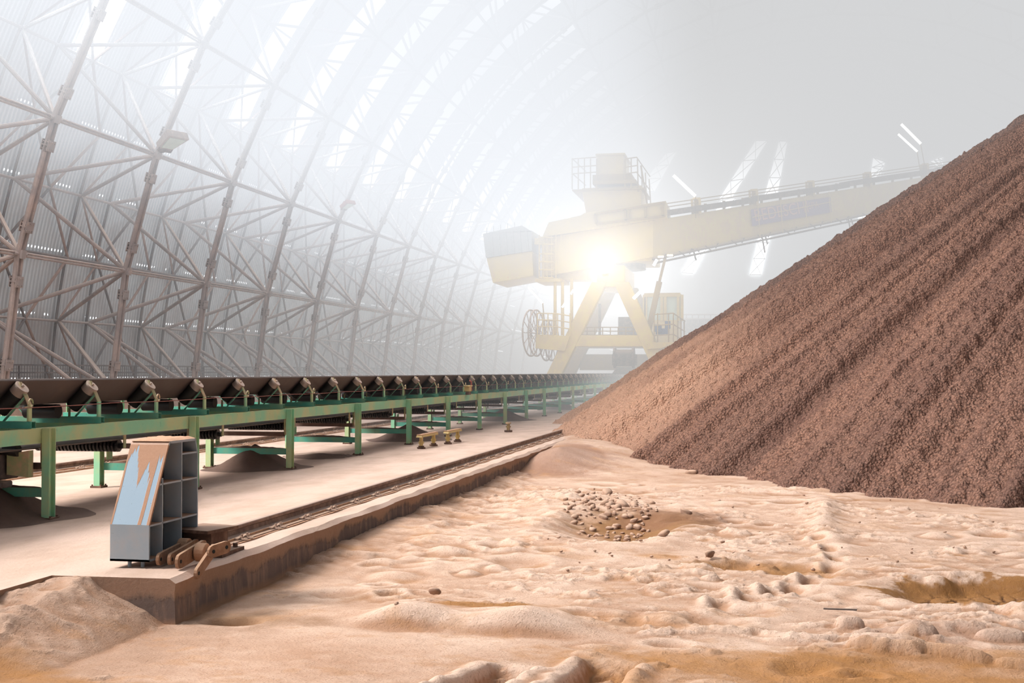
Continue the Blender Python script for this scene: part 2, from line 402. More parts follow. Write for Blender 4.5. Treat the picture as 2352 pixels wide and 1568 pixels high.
# plinth, mesh fence and sill under the frames
m = MB(); m.box((-24.5, YA, -.5), (-20.6, YB, 1.05)); m.box((-24.5, YA, 1.0), (-24.2, YB, 1.45))
tag(m.build('baseboard_left', M['concrete']), 'low dusty concrete plinth under the lattice frames', 'plinth', kind='structure')
t = empty('mesh_fence', (-23.4, YA, 1.05), 'low rusty mesh fence running along the foot of the wall', 'fence')
m = MB()
for z in (1.07, 1.3, 1.75, 2.0): m.bar((-23.4, YA, z), (-23.4, YB, z), .05)
m.build('rail', M['steel_dark'], t)
m = MB()
y = YA
while y < YB:
    m.bar((-23.4, y, 1.05), (-23.4, y, 2.0), .05 if int(round((y - YA) / .15)) % 10 == 0 else .012); y += .15
for i in range(7): m.bar((-23.4, YA, 1.15 + i * .12), (-23.4, YB, 1.15 + i * .12), .012)
m.build('mesh_panel', M['steel_dark'], t)

# one lattice arch frame with all of its members, copied bay by bay
def node_in(i, y=0): return arc(RI, TH[i], y)
def node_out(j, y=0):   # j in half panels; j odd lies between two inner nodes
    return arc(RO, math.radians(2.6 + 4.37 * j), y)
NI = 9
fr = empty('arch_frame', (0, Y0, 0), 'x', 'steel frame', 'lattice arch frames')
Yk = Y0
for s in (-.1, .1):
    m = MB(); pts = []
    for i in range(20):
        for q in range(4):
            t = TH[i] + (TH[i + 1] - TH[i]) * q / 4; a = arc(RI, TH[i], Yk + s); b = arc(RI, TH[i + 1], Yk + s)
            pts.append(a.lerp(b, q / 4))
    pts.append(arc(RI, TH[20], Yk + s)); m.path(pts, .074, 8); m.build('chord_tube', M['steel'], fr, True)
for i in range(NI):
    a, b = node_in(i, Yk), node_in(i + 1, Yk)
    for f in (.2, .8):
        p = a.lerp(b, f); d = (b - a).normalized(); nrm = d.cross(Vector((0, 1, 0)))
        m = MB(); h = .16
        for s in (-.1, .1):
            m.bar(p - d * h + nrm * s, p + d * h + nrm * s, .36, .02, ref=nrm)
        m.bar(p - d * .015, p + d * .015, .36, .2, ref=nrm)
        for u in (-.13, -.03, .03, .13):
            for w in (-.1, .1): m.tube(p + d * w + Vector((0, u, 0)) - nrm * .13, p + d * w + Vector((0, u, 0)) + nrm * .13, .02, 6)
        m.build('splice_plate', M['steel'], fr)
for i in range(NI + 1):
    c = node_in(i, Yk)
    m = MB(); d = Vector((math.sin(TH[i]), 0, math.cos(TH[i])))
    m.bar(c - d * .12, c + d * .12, .3, .2); m.tube(c - Vector((0, .3, 0)), c + Vector((0, .3, 0)), .07, 8)
    m.build('node_joint', M['steel'], fr)
    for j in (2 * i - 1, 2 * i + 1):
        if j < -0: continue
        for s in (-2.0, 2.0):
            q = node_out(j, Yk + s)
            m = MB(); m.tube(c, q, .066, 8); m.build('diagonal_brace', M['steel'], fr, True)
            # flattened tube end with its gusset
# feet from the lowest nodes
for s in (-2.0, 2.0):
    m = MB(); m.tube(node_out(1, Yk + s), (CX - RI - .3, Yk + s * .45, 1.05), .07, 8); m.build('foot_brace', M['steel'], fr, True)
m = MB(); m.box((CX - RI - .35, Yk - .4, 1.0), (CX - RI + .35, Yk + .4, 1.25)); m.build('base_plate', M['steel_dark'], fr)
for j in range(1, 6, 2):
    mu = MB(); mb = MB()
    for jj in (j - 1, j + 1):
        for s in (-2.0, 2.0):
            (mb if s > 0 else mu).tube(node_out(j, Yk), node_out(jj, Yk + s), .05, 6)
        mb.tube(node_out(j, Yk + 2), node_out(jj, Yk + 4), .04, 6)
    mu.build('wind_brace', M['steel_dark'], fr, True); mb.build('wind_brace', M['steel_brown'], fr, True)
m = MB()   # remaining web of the crown and far side
for i in range(NI + 1, 21):
    c = node_in(i, Yk)
    for j in (2 * i - 1, 2 * i + 1):
        for s in (-2.0, 2.0): m.tube(c, node_out(j, Yk + s), .07, 5, caps=False)
m.build('crown_web', M['steel'], fr)
frames = {0: fr}
for k in range(K0, K1):
    if k != 0:
        frames[k] = copy_tree(fr); frames[k].location.y = Y0 + k * BAY
    n = k - K0 + 1
    frames[k]['label'] = 'dusty tubular arch frame with star shaped joints, %s from the near end' % ordinal(n)

def purlin(name, r, ang, rad, mat, label, twin=False):
    m = MB(); t = math.radians(ang)
    for s in ((-.04, .04) if twin else (0,)):
        p = arc(r, t + s / r, YA); q = arc(r, t + s / r, YB); m.tube(p, q, rad, 6)
    o = m.build(name, mat, None, True); tag(o, label, 'purlin', 'purlins along the vault')
for i in range(NI + 1):
    purlin('inner_purlin', RI, 2.6 + 8.74 * i, .038, M['steel'], 'twin steel purlin joining the inner joints of the arches, %s row up' % ordinal(i + 1), True)
for j in list(range(0, 6)) + list(range(7, 2 * NI + 1, 2)):
    purlin('outer_purlin', RO, 2.6 + 4.37 * j, .05, M['steel'] if j % 2 else M['steel_dark'], 'steel purlin against the sheeting, %s row up from the plinth' % ordinal(j + 1 if j < 6 else 7 + (j - 7) // 2))
# sheeting ribs at thirds of each bay
m = MB(); pts = [arc(RO + .08, math.radians(2.6 + 2.185 * i), 0) for i in range(44)]; m.path(pts, .055, 4)
rib0 = m.build('sheeting_rib', M['steel_dark'])
n = 0
for k in range(K0, K1):
    for f in (1 / 3, 2 / 3):
        n += 1; o = rib0 if n == 1 else rib0.copy()
        if n > 1: COL.objects.link(o)
        o.location = (0, Y0 + (k + f) * BAY, 0)
        tag(o, 'thin dark sheeting rib on the corrugated wall, %s from the near end' % ordinal(n), 'rib', 'sheeting ribs')

# floodlights on the arches
def flood(loc, label, s=1.0, mat=None):
    t = empty('floodlight', loc, label, 'floodlight'); L = Vector(loc)
    d = Vector((.75, -.35, .0)).normalized(); d2 = Vector((-d.y, d.x, 0))
    m = MB(); w, h, dp = .42 * s, .1 * s, .34 * s
    u = (d + Vector((0, 0, .45))).normalized(); nn = u.cross(d2).normalized()
    c = L + d * .45 * s + Vector((0, 0, .25 * s))
    m.hexa([c + d2 * -w / 2 - u * dp - nn * h, c + d2 * w / 2 - u * dp - nn * h, c + d2 * w * .8 + u * dp - nn * h * 1.2, c - d2 * w * .8 + u * dp - nn * h * 1.2,
            c + d2 * -w / 2 - u * dp + nn * h, c + d2 * w / 2 - u * dp + nn * h, c + d2 * w * .8 + u * dp + nn * h, c - d2 * w * .8 + u * dp + nn * h])
    m.build('lamp_housing', M['roller_end'] if mat is None else mat, t, bevel=.03)
    m = MB(); m.hexa([c + d2 * -w * .4 - u * dp * .6 - nn * (h + .03), c + d2 * w * .4 - u * dp * .6 - nn * (h + .03), c + d2 * w * .6 + u * dp * .8 - nn * (h * 1.2 + .02), c - d2 * w * .6 + u * dp * .8 - nn * (h * 1.2 + .02),
            c + d2 * -w * .4 - u * dp * .6 - nn * h, c + d2 * w * .4 - u * dp * .6 - nn * h, c + d2 * w * .6 + u * dp * .8 - nn * h * .9, c - d2 * w * .6 + u * dp * .8 - nn * h * .9])
    m.build('lamp_glass', M['glass'], t)
    m = MB(); m.tube(L, L + d * .3 * s, .04 * s, 8); m.bar(L + d * .2 * s - d2 * .2 * s, L + d * .2 * s + d2 * .2 * s, .05 * s)
    m.bar(L + d * .2 * s - d2 * .2 * s, c - d2 * .22 * s, .03 * s); m.bar(L + d * .2 * s + d2 * .2 * s, c + d2 * .22 * s, .03 * s)
    m.build('mounting_bracket', M['rust'], t)
flood(tuple(arc(RI, TH[2], Y0 + BAY) + Vector((.1, 0, .1))), 'boxy grey floodlight clamped to the second lattice joint at upper left', 1.25)
flood(tuple(arc(RI, TH[2], Y0 + 4 * BAY) + Vector((.1, 0, .5))), 'small reddish lamp on a lattice joint further along', .9, M['red'])

# ------------------------------------------------------------------ platform
m = MB()
m.hexa([(-22, 4, -1), (-6.05, 4, -1), (-6.05, YB, -1), (-22, YB, -1), (-22, 4, 0), (-6.05, 4, 0), (-6.05, YB, 0), (-22, YB, 0)])
# the part that carries the rail, with a worn, uneven edge
ys = np.arange(9.8, YB, .12); edge = -4.9 + .018 * vnoise(ys * 2.2, ys * 0 + 1, 5) + .01 * vnoise(ys * 7, ys * 0 + 2, 6)
vs = []; fs = []
for i, (y, e) in enumerate(zip(ys, edge)):
    y = float(y); e = float(e); lip = .012 * math.sin(y * 3.1)
    vs += [(-6.06, y, 0), (e - .06, y, .012 + .006 * math.sin(y * 5)), (e, y, -.03 + lip * .4), (e - .01, y, -.12), (e + .005, y, -.5), (e, y, -1)]
for i in range(len(ys) - 1):
    a = 6 * i; b = a + 6
    fs += [(a + j, a + j + 1, b + j + 1, b + j) for j in range(5)]
fs.append((0, 5, 4, 3, 2, 1)); vs += [(-6.06, 9.8, -1)]; fs.append((0, len(vs) - 1, 5))
m.add(vs, fs)
tag(m.build('floor', M['slab']), 'raised concrete platform covered in pale dust, carrying the rails', 'platform', kind='structure')

# ------------------------------------------------------------------ sand ground
PXc, PYc, PR, PS = 18.0, 42.0, 24.7, .65
def ground_h(x, y):
    big = .07 * fbm(x * .35, y * .35, 1, 3)
    med = fbm(x * 1.3, y * 1.9, 2, 4, .55); lump = 1 - np.abs(fbm(x * 2.4 + 4, y * 3.2, 12, 3)); fine = fbm(x * 7, y * 9, 3, 4, .6)
    rdg = 1 - np.abs(fbm(x * 1.1 + 7, y * 3.6, 80, 5, .55)); rdg2 = 1 - np.abs(fbm(x * 9, y * 17, 84, 3, .6))
    smooth = (1 - sstep(-1.75, -1.2, x + .25 * (y - 9.5))) * (1 - sstep(10.4, 11.2, y)) * sstep(-4.9, -4.0, x + .4 * (y - 9))
    rough = (1 - .88 * smooth) * (.3 + .8 * sstep(-.35, .35, fbm(x * .55 + 3, y * .7, 90, 3)))
    calm = 1 - .5 * sstep(-1.5, -3.5, x) * sstep(11, 12, y) * (1 - sstep(17, 20, y))
    far = 1 + .5 * sstep(18, 30, y)
    h = -.40 + big + rough * calm * (.055 * med * far + .028 * (lump ** 4 - .4) + .02 * fine + .05 * (rdg ** 3 - .45) + .012 * (rdg2 ** 3 - .4))
    h += rough * .03 * np.maximum(0, vnoise(x * 3.1, y * 6.3, 21)) ** 1.5
    # drift against the platform face, dying out toward the hole at the corner
    h += .10 * np.exp(-((x + 4.9) / .5) ** 2) * sstep(11.5, 14, y)
    # bank climbing over the platform edge further back
    A = np.interp(y, [22, 25, 27, 30, 38, 45, 55, 70, 120], [0, .05, .20, .42, .52, .74, .9, 1.1, 1.3])
    h = np.maximum(h, -.38 + big * .5 + .02 * med + A * np.exp(-((x + 4.4) / 1.7) ** 2) + .0)
    # sand spilled round the front of the platform on the left
    f = 1 - .62 * sstep(9.4, 7.4, y)
    wv = np.clip((-4.85 - x) / .85, 0, 1) * (1 - .2 * sstep(-6.0, -6.6, x))
    h = np.where(y < 10.6, np.maximum(h, -.46 + .43 * wv ** .9 * f + (.05 * med + .05 * (lump ** 3 - .5) + .012 * fine) * wv), h)
    # brown spill of coarse material against the platform edge
    h += .28 * np.maximum(0, 1 - np.hypot((x + 4.35) / 1.0, (y - 27.2) / 2.4)) ** 1.3
    # long mound near the middle distance
    h += .10 * np.exp(-((x + 3.9) / .9) ** 2 - ((y - 15.2) / 1.6) ** 2)
    h += .12 * np.exp(-((x + 3.2) / .8) ** 2 - ((y - 19.5) / 1.3) ** 2)
    # cut mound with two rounded humps facing the lens
    crest = .15 * np.exp(-((x + 2.95) / .36) ** 2) + .155 * np.exp(-((x + 1.95) / .46) ** 2) + .03 * np.exp(-((x + 2.4) / .9) ** 2)
    face = sstep(9.92, 10.18, y) * np.exp(-np.maximum(0, y - 10.2) ** 2 / .28)
    h += crest * face
    # pit with rubble
    d = np.hypot((x + 1.95) / .95, (y - 16.9) / 1.7); h -= .13 * (1 - sstep(.35, 1.0, d)); h += .05 * np.exp(-((d - 1.15) / .25) ** 2)
    # flat cracked hollow on the right and damp hollow in front of it
    d = np.hypot((x - 2.45) / 1.25, (y - 12.6) / .85); w = 1 - sstep(.75, 1.05, d); h = h * (1 - w) + w * (-.50 + .004 * fine); h += .035 * np.exp(-((d - 1.2) / .15) ** 2)
    d = np.hypot((x - .1) / .9, (y - 13.9) / .5); w = 1 - sstep(.6, 1.05, d); h -= .06 * w
    d = np.hypot((x - 1.1) / 1.6, (y - 9.1) / .75); w = 1 - sstep(.5, 1.1, d); h = h * (1 - .75 * w) + .75 * w * (-.47 + .012 * med)
    d = np.hypot((x + 6.0) / .9, (y - 8.0) / .45); w = 1 - sstep(.5, 1.1, d); h -= .06 * w
    # wheel ruts with lug prints
    for (xa, ya, xb, yb, wd, dp) in ((-2.05, 7.6, -1.72, 8.95, .17, .12), (-1.28, 7.6, -1.05, 9.25, .2, .14), (1.25, 7.8, 2.6, 9.15, .3, .05)):
        L = math.hypot(xb - xa, yb - ya); tx, ty = (xb - xa) / L, (yb - ya) / L
        s = (x - xa) * tx + (y - ya) * ty; q = (x - xa) * ty - (y - ya) * tx
        along = sstep(-.2, 0, s) * (1 - sstep(L - .25, L, s)); prof = 1 - sstep(wd * .65, wd * 1.05, np.abs(q))
        h -= dp * along * prof
        h += .055 * along * np.exp(-((np.abs(q) - wd * 1.35) / .08) ** 2) * (1 + .5 * vnoise(s * 9, q * 5, 31))
        h += along * prof * .035 * (np.sin((s + np.abs(q) * .8) * 2 * PI / .11) > .35) * (vnoise(s * 5, q * 5, 33) > -.5)
    # row of dents left by a lugged wheel curving away on the right
    pts = [(-.35, 11.55), (-.1, 11.9), (.12, 12.25), (.33, 12.65), (.52, 13.1), (.68, 13.55), (.8, 14.1), (.86, 14.7), (.84, 15.4), (.75, 16.2)]
    for i, (a, b) in enumerate(pts):
        d = ((x - a) / .1) ** 2 + ((y - b) / .16) ** 2; h -= .07 * np.exp(-d)
        d = ((x - a + .13) / .07) ** 2 + ((y - b - .05) / .2) ** 2; h += .055 * np.exp(-d)
    # rolled clods at lower right
    for (a, b, l, w, hh, an) in ((.95, 9.95, .3, .06, .09, -.25), (1.0, 10.2, .3, .06, .08, -.2), (1.45, 9.85, .3, .05, .08, -.35), (.75, 10.75, .13, .09, .1, .1), (1.25, 10.45, .18, .09, .09, .3), (1.9, 10.5, .2, .13, .08, .1), (1.85, 9.7, .14, .07, .06, -.2)):
        ca, sa = math.cos(an), math.sin(an); p = ((x - a) * ca + (y - b) * sa) / l; q = (-(x - a) * sa + (y - b) * ca) / w
        h += hh * np.clip(1 - p ** 4 - q ** 2, 0, 1) ** .5
    # ridge running away on the right
    h += .09 * np.exp(-((x - .95 - .1 * np.sin(y)) / .22) ** 2) * sstep(15, 16, y) * (1 - sstep(20, 23, y))
    # scoured hole at the platform corner
    d = np.hypot((x + 4.45) / .32, (y - 9.98) / .2); h -= .13 * (1 - sstep(.3, 1, d))
    return h

def scatter_dents(x, y, h):
    rs = np.random.RandomState(5)
    X = x[0]; Yv = y[:, 0]
    for _ in range(260):
        cy = 8 + 16 * rs.rand() ** 1.4; cx = rs.uniform(-.42 * cy, .30 * cy + 1)
        if cx < -4.6: continue
        if cx + .25 * (cy - 9.5) < -1.3 and cy < 10.6: continue
        r = rs.uniform(.06, .2) * (1 + cy / 40); ry = r * rs.uniform(.5, 1.3); dp = rs.uniform(.015, .05) * (1 if rs.rand() < .65 else -.9)
        i0, i1 = np.searchsorted(Yv, [cy - 3 * ry, cy + 3 * ry]); j0, j1 = np.searchsorted(X, [cx - 3 * r, cx + 3 * r])
        if i1 <= i0 or j1 <= j0: continue
        d = ((x[i0:i1, j0:j1] - cx) / r) ** 2 + ((y[i0:i1, j0:j1] - cy) / ry) ** 2
        h[i0:i1, j0:j1] += -dp * np.exp(-d) + dp * .5 * np.exp(-(np.sqrt(d) - 1.5) ** 2 * 4)
    return h

def grid_mesh(name, x, y, z, tint, mat, flip=False, attr='tint', alpha=None):
    ny, nx = x.shape
    me = bpy.data.meshes.new(name)
    co = np.stack([x, y, z], -1).reshape(-1, 3).astype(np.float32)
    idx = np.arange(ny * nx).reshape(ny, nx)
    q = np.stack([idx[:-1, :-1], idx[:-1, 1:], idx[1:, 1:], idx[1:, :-1]], -1).reshape(-1, 4)
    if flip: q = q[:, ::-1]
    nf = len(q)
    me.vertices.add(len(co)); me.vertices.foreach_set('co', co.ravel())
    me.loops.add(nf * 4); me.loops.foreach_set('vertex_index', q.ravel().astype(np.int32))
    me.polygons.add(nf); me.polygons.foreach_set('loop_start', (np.arange(nf) * 4).astype(np.int32))
    me.polygons.foreach_set('use_smooth', np.ones(nf, bool))
    me.update(calc_edges=True)
    ca = me.color_attributes.new(attr, 'FLOAT_COLOR', 'POINT')
    c4 = np.ones((len(co), 4), np.float32); c4[:, :3] = tint.reshape(-1, 3)
    if alpha is not None: c4[:, 3] = alpha.ravel()
    ca.data.foreach_set('color', c4.ravel())
    me.materials.append(mat); me.validate()
    o = bpy.data.objects.new(name, me); COL.objects.link(o); return o

yv = [6.3]
while yv[-1] < 75: yv.append(yv[-1] + max(.016, .0021 * yv[-1]) * (1 if yv[-1] < 20 else 1 + (yv[-1] - 20) * .12))
yv = np.array(yv)
xv = np.concatenate([np.arange(-10, -6, .05), np.arange(-6, 3.4, .016), np.arange(3.4, 9, .06), np.arange(9, 34, .5)])
GX, GY = np.meshgrid(xv, yv)
GH = ground_h(GX, GY); GH = scatter_dents(GX, GY, GH)
# keep clear below the platform top away from the banks
under = (GX < -4.95) & (GY > 9.85); under2 = (GX < -6.1)
GH = np.where((under | under2) & ((GH < .004) | (GY < 24) | (GX < -6.6)), np.minimum(GH, -.12), GH)
GH = np.where(under & (GY > 9.85) & (GY < 24), -.3, GH)
# colours
c_lt = np.array([.71, .51, .395]); c_md = np.array([.44, .25, .155]); c_oc = np.array([.37, .175, .06]); c_br = np.array([.24, .12, .07])
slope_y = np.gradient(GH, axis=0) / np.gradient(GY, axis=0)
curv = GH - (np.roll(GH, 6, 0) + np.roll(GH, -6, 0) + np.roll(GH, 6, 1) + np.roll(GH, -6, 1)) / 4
t = np.clip(.42 + .5 * fbm(GX * .9, GY * .9, 8, 4) - curv * 38, 0, 1)[..., None]  # random tone, plus shade painted into the hollows from curvature
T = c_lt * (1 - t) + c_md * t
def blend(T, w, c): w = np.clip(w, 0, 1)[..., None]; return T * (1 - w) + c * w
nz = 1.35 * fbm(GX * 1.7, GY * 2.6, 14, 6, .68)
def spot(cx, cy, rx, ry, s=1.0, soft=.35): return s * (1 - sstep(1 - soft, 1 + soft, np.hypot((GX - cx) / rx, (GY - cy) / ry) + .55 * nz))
T = blend(T, .55 * sstep(1.3, .0, GX + 4.9 + .5 * nz) * sstep(40, 26, GY), c_md * .62)  # shade along the platform painted into the sand
T = blend(T, spot(-1.75, 17.5, .95, 1.1, .9), c_oc * .72)
T = blend(T, spot(-1.2, 18.2, .8, .7, .7), c_br)
T = blend(T, spot(2.45, 12.6, 1.25, .85, 1.0, .1), c_oc * .85)
T = blend(T, spot(.1, 13.9, .8, .45, .85), c_oc)
T = blend(T, spot(-1.1, 14.4, .35, .2, .7), c_oc * 1.2)
T = blend(T, spot(-2.4, 10.95, .55, .18, .95), c_oc)
T = blend(T, spot(-1.0, 10.6, .8, .3, .35), c_oc * 1.2)
T = blend(T, spot(1.1, 9.1, 1.9, .65, .9, .5), c_oc * 1.1)
T = blend(T, spot(.2, 9.3, 1.3, .5, .5, .5), c_oc * 1.2)
T = blend(T, spot(-.95, 8.5, .25, .45, .6), c_oc * 1.25)
T = blend(T, spot(1.9, 9.8, 1.5, .25, .5), c_oc)
T = blend(T, spot(-6.1, 8.0, 1.1, .35, .85, .5), c_oc * .85)
T = blend(T, spot(-4.9, 7.75, .7, .25, .7, .5), c_oc)
T = blend(T, spot(-4.3, 10.1, .6, .3, .6, .5), c_oc * .6)
T = blend(T, spot(-4.35, 27.2, 1.1, 2.4, .6, .4), np.array([.33, .19, .14]))
T = blend(T, spot(1.4, 10.6, .7, .3, .45, .5), np.array([.36, .22, .16]))
T = blend(T, .35 * sstep(24, 40, GY), np.array([.50, .30, .215]))
T = blend(T, sstep(.25, .55, nz) * .3, c_oc * 1.15)
# dried mud cracks in the right hand hollow
def vor_edge(x, y, s):
    x = x * s; y = y * s; xi = np.floor(x).astype(int); yi = np.floor(y).astype(int)
    rs = np.random.RandomState(3); P = rs.rand(64, 64, 2); d1 = np.full(x.shape, 9.); d2 = np.full(x.shape, 9.)
    for a in (-1, 0, 1):
        for b in (-1, 0, 1):
            p = P[(xi + a) & 63, (yi + b) & 63]; d = np.hypot(xi + a + p[..., 0] - x, yi + b + p[..., 1] - y)
            d2 = np.where(d < d1, d1, np.minimum(d2, d)); d1 = np.minimum(d1, d)
    return d2 - d1
zone = 1 - sstep(.7, .95, np.hypot((GX - 2.45) / 1.2, (GY - 12.6) / .8))
i0, i1 = np.searchsorted(yv, [11.6, 13.6]); j0, j1 = np.searchsorted(xv, [1.0, 4.0])
e = vor_edge(GX[i0:i1, j0:j1] + .06 * nz[i0:i1, j0:j1], GY[i0:i1, j0:j1] * .8, 5.5)
ck = (1 - sstep(.05, .13, e)) * zone[i0:i1, j0:j1] * (fbm(GX * 1.5, GY * 1.5, 40, 2)[i0:i1, j0:j1] > -.15)
GH[i0:i1, j0:j1] -= .02 * ck
T[i0:i1, j0:j1] = T[i0:i1, j0:j1] * (1 - ck[..., None]) + ck[..., None] * np.array([.05, .02, .01])
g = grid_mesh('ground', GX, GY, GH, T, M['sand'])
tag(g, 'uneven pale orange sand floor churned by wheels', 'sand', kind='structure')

def hz(x, y):
    i = min(max(np.searchsorted(yv, y), 0), len(yv) - 1); j = min(max(np.searchsorted(xv, x), 0), len(xv) - 1); return float(GH[i, j])

# ------------------------------------------------------------------ the heap of ore
na, nr = 1150, 520
phi = np.radians(np.linspace(150, 305, na)); rr = np.concatenate([np.linspace(0, 10, 60, endpoint=False), np.linspace(10, 26.6, nr - 60)])
PH, RR = np.meshgrid(phi, rr)
wob = .9 * fbm(PH * 9, PH * 0, 50, 3) + .5 * np.abs(vnoise(PH * 26, PH * 0 + 3, 51)) + .2 * vnoise(PH * 80, PH * 0, 52)
Rloc = PR + wob
HX = PXc + RR * np.cos(PH); HY = PYc + RR * np.sin(PH)
gul = fbm(PH * 26, RR * .10, 60, 4, .6)
HZ = -.40 + PS * (Rloc - RR) + .16 * gul * sstep(0, 5, PR - RR + 1) * np.clip((PR - RR) / 6, 0, 1) + .07 * fbm(HX * .6, HY * .6, 61, 3) + .035 * fbm(HX * 5, HY * 5, 62, 3)
HZ += .05 * (vnoise(HX * 11, HY * 11, 64)) + .03 * vnoise(HX * 23, HY * 23, 65)
HZ = np.minimum(HZ, 15.6)
HZ = np.maximum(HZ, -.75)
# two dark slumps high on the flank
HZ = HZ
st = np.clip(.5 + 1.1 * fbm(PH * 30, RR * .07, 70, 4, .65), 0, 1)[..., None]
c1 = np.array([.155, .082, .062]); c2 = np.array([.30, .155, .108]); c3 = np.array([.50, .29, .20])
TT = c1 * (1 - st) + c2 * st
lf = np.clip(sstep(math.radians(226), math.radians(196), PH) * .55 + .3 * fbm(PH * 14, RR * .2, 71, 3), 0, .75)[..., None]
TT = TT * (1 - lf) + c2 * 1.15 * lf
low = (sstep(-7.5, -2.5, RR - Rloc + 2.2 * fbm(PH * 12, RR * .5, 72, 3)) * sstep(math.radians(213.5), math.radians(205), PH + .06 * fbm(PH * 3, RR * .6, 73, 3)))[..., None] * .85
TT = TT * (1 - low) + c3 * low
HZ = np.where(HX > 26, np.minimum(HZ, np.maximum((31 - HX) * 2.0, -.75)), HZ)
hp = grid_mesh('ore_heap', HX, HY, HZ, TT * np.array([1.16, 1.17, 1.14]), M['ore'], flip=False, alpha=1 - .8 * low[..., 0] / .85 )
tag(hp, 'huge conical heap of crushed brown ore filling the right side', 'heap')

def stone(r, seed, sq=.7, mat=None, name='stone'):
    rs = random.Random(seed); me = bpy.data.meshes.new(name); import bmesh
    bm = bmesh.new(); bmesh.ops.create_icosphere(bm, subdivisions=2, radius=r)
    pl = [(Vector((rs.uniform(-1, 1), rs.uniform(-1, 1), rs.uniform(-1, 1))).normalized(), rs.uniform(.55, .85)) for _ in range(9)]
    ax = Vector((rs.uniform(.8, 1.35), rs.uniform(.75, 1.1), sq))
    for v in bm.verts:
        n = v.co.normalized(); k = 1.0
        for d, c in pl:
            q = n.dot(d)
            if q > c: k = min(k, c / q)
        v.co = Vector((n.x * ax.x, n.y * ax.y, n.z * ax.z)) * r * k
    bm.to_mesh(me); bm.free(); me.materials.append(mat or M['rock'])
    me.polygons.foreach_set('use_smooth', [True] * len(me.polygons)); return me
smesh = [stone(.1, i, random.uniform(.55, .9)) for i in range(9)]
def put_stone(x, y, s, label, group=None, sink=.75):
    o = bpy.data.objects.new('stone', smesh[random.randrange(9)]); COL.objects.link(o)
    o.location = (x, y, hz(x, y) + .1 * s * (1 - sink)); o.scale = (s, s, s); o.rotation_euler = (random.uniform(-.4, .4), random.uniform(-.4, .4), random.uniform(0, 6.28))
    tag(o, label, 'stone', group); return o
q = gz(1430, 1192, -.5); put_stone(q.x, q.y, 1.5, 'largest angular stone, upright in the middle of the rubble pit')
q = gz(1393, 1155, -.5); put_stone(q.x, q.y, 1.3, 'pale rounded stone at the back of the rubble pit')
q = gz(1588, 1088, -.4); put_stone(q.x, q.y, 1.2, 'lone dark triangular stone below the toe of the ore heap')
q = gz(1574, 1195, -.42); put_stone(q.x, q.y, .95, 'lone squarish pale stone to the right of the rubble pit')
q = gz(998, 1397, -.42); put_stone(q.x, q.y, .72, 'round brown stone behind the left hump of the sand mound', sink=0)
q = gz(1630, 1303, -.45); put_stone(q.x, q.y, .6, 'small dark pointed stone on the ochre hollow right of centre', sink=0)
q = gz(1522, 1250, -.42); put_stone(q.x, q.y, .8, 'rounded stone on the near right rim of the rubble pit')
q = gz(910, 1438, -.4); put_stone(q.x, q.y, .3, 'tiny dark pebble at the foot of the left hump')
n = 0
while n < 190:
    a = random.uniform(0, 6.28); r = random.random() ** .6; u = 1400 + 112 * r * math.cos(a); v = 1195 + 50 * r * math.sin(a) * (1 if math.sin(a) > 0 else .8)
    q = gz(u, v, -.5); s = random.choice((.2, .25, .3, .35, .4, .45, .5, .6, .7, .85)) * (1.15 - .4 * r); n += 1
    put_stone(q.x, q.y, s, 'loose brown stone among many in the rubble pit', 'stones in the rubble pit')
for i in range(70):
    q = gz(random.uniform(1240, 2300), random.uniform(1080, 1330), -.42)
    if -4.5 < q.x and q.y < 24: put_stone(q.x, q.y, random.uniform(.12, .3), 'small crumb of stone strewn on the sand before the ore heap', 'crumbs of stone on the sand', .1)
st_ = empty('wood_splinter', (1.22, 10.55, -.3), 'thin dark stick lying on the sand at lower right', 'stick')
m = MB(); q = gz(1930, 1421, -.4); h0 = hz(q.x, q.y); m.bar((q.x - .14, q.y + .03, h0 + .06), (q.x + .14, q.y - .02, h0 + .07), .03, .012); m.build('shaft', M['dark'], st_)

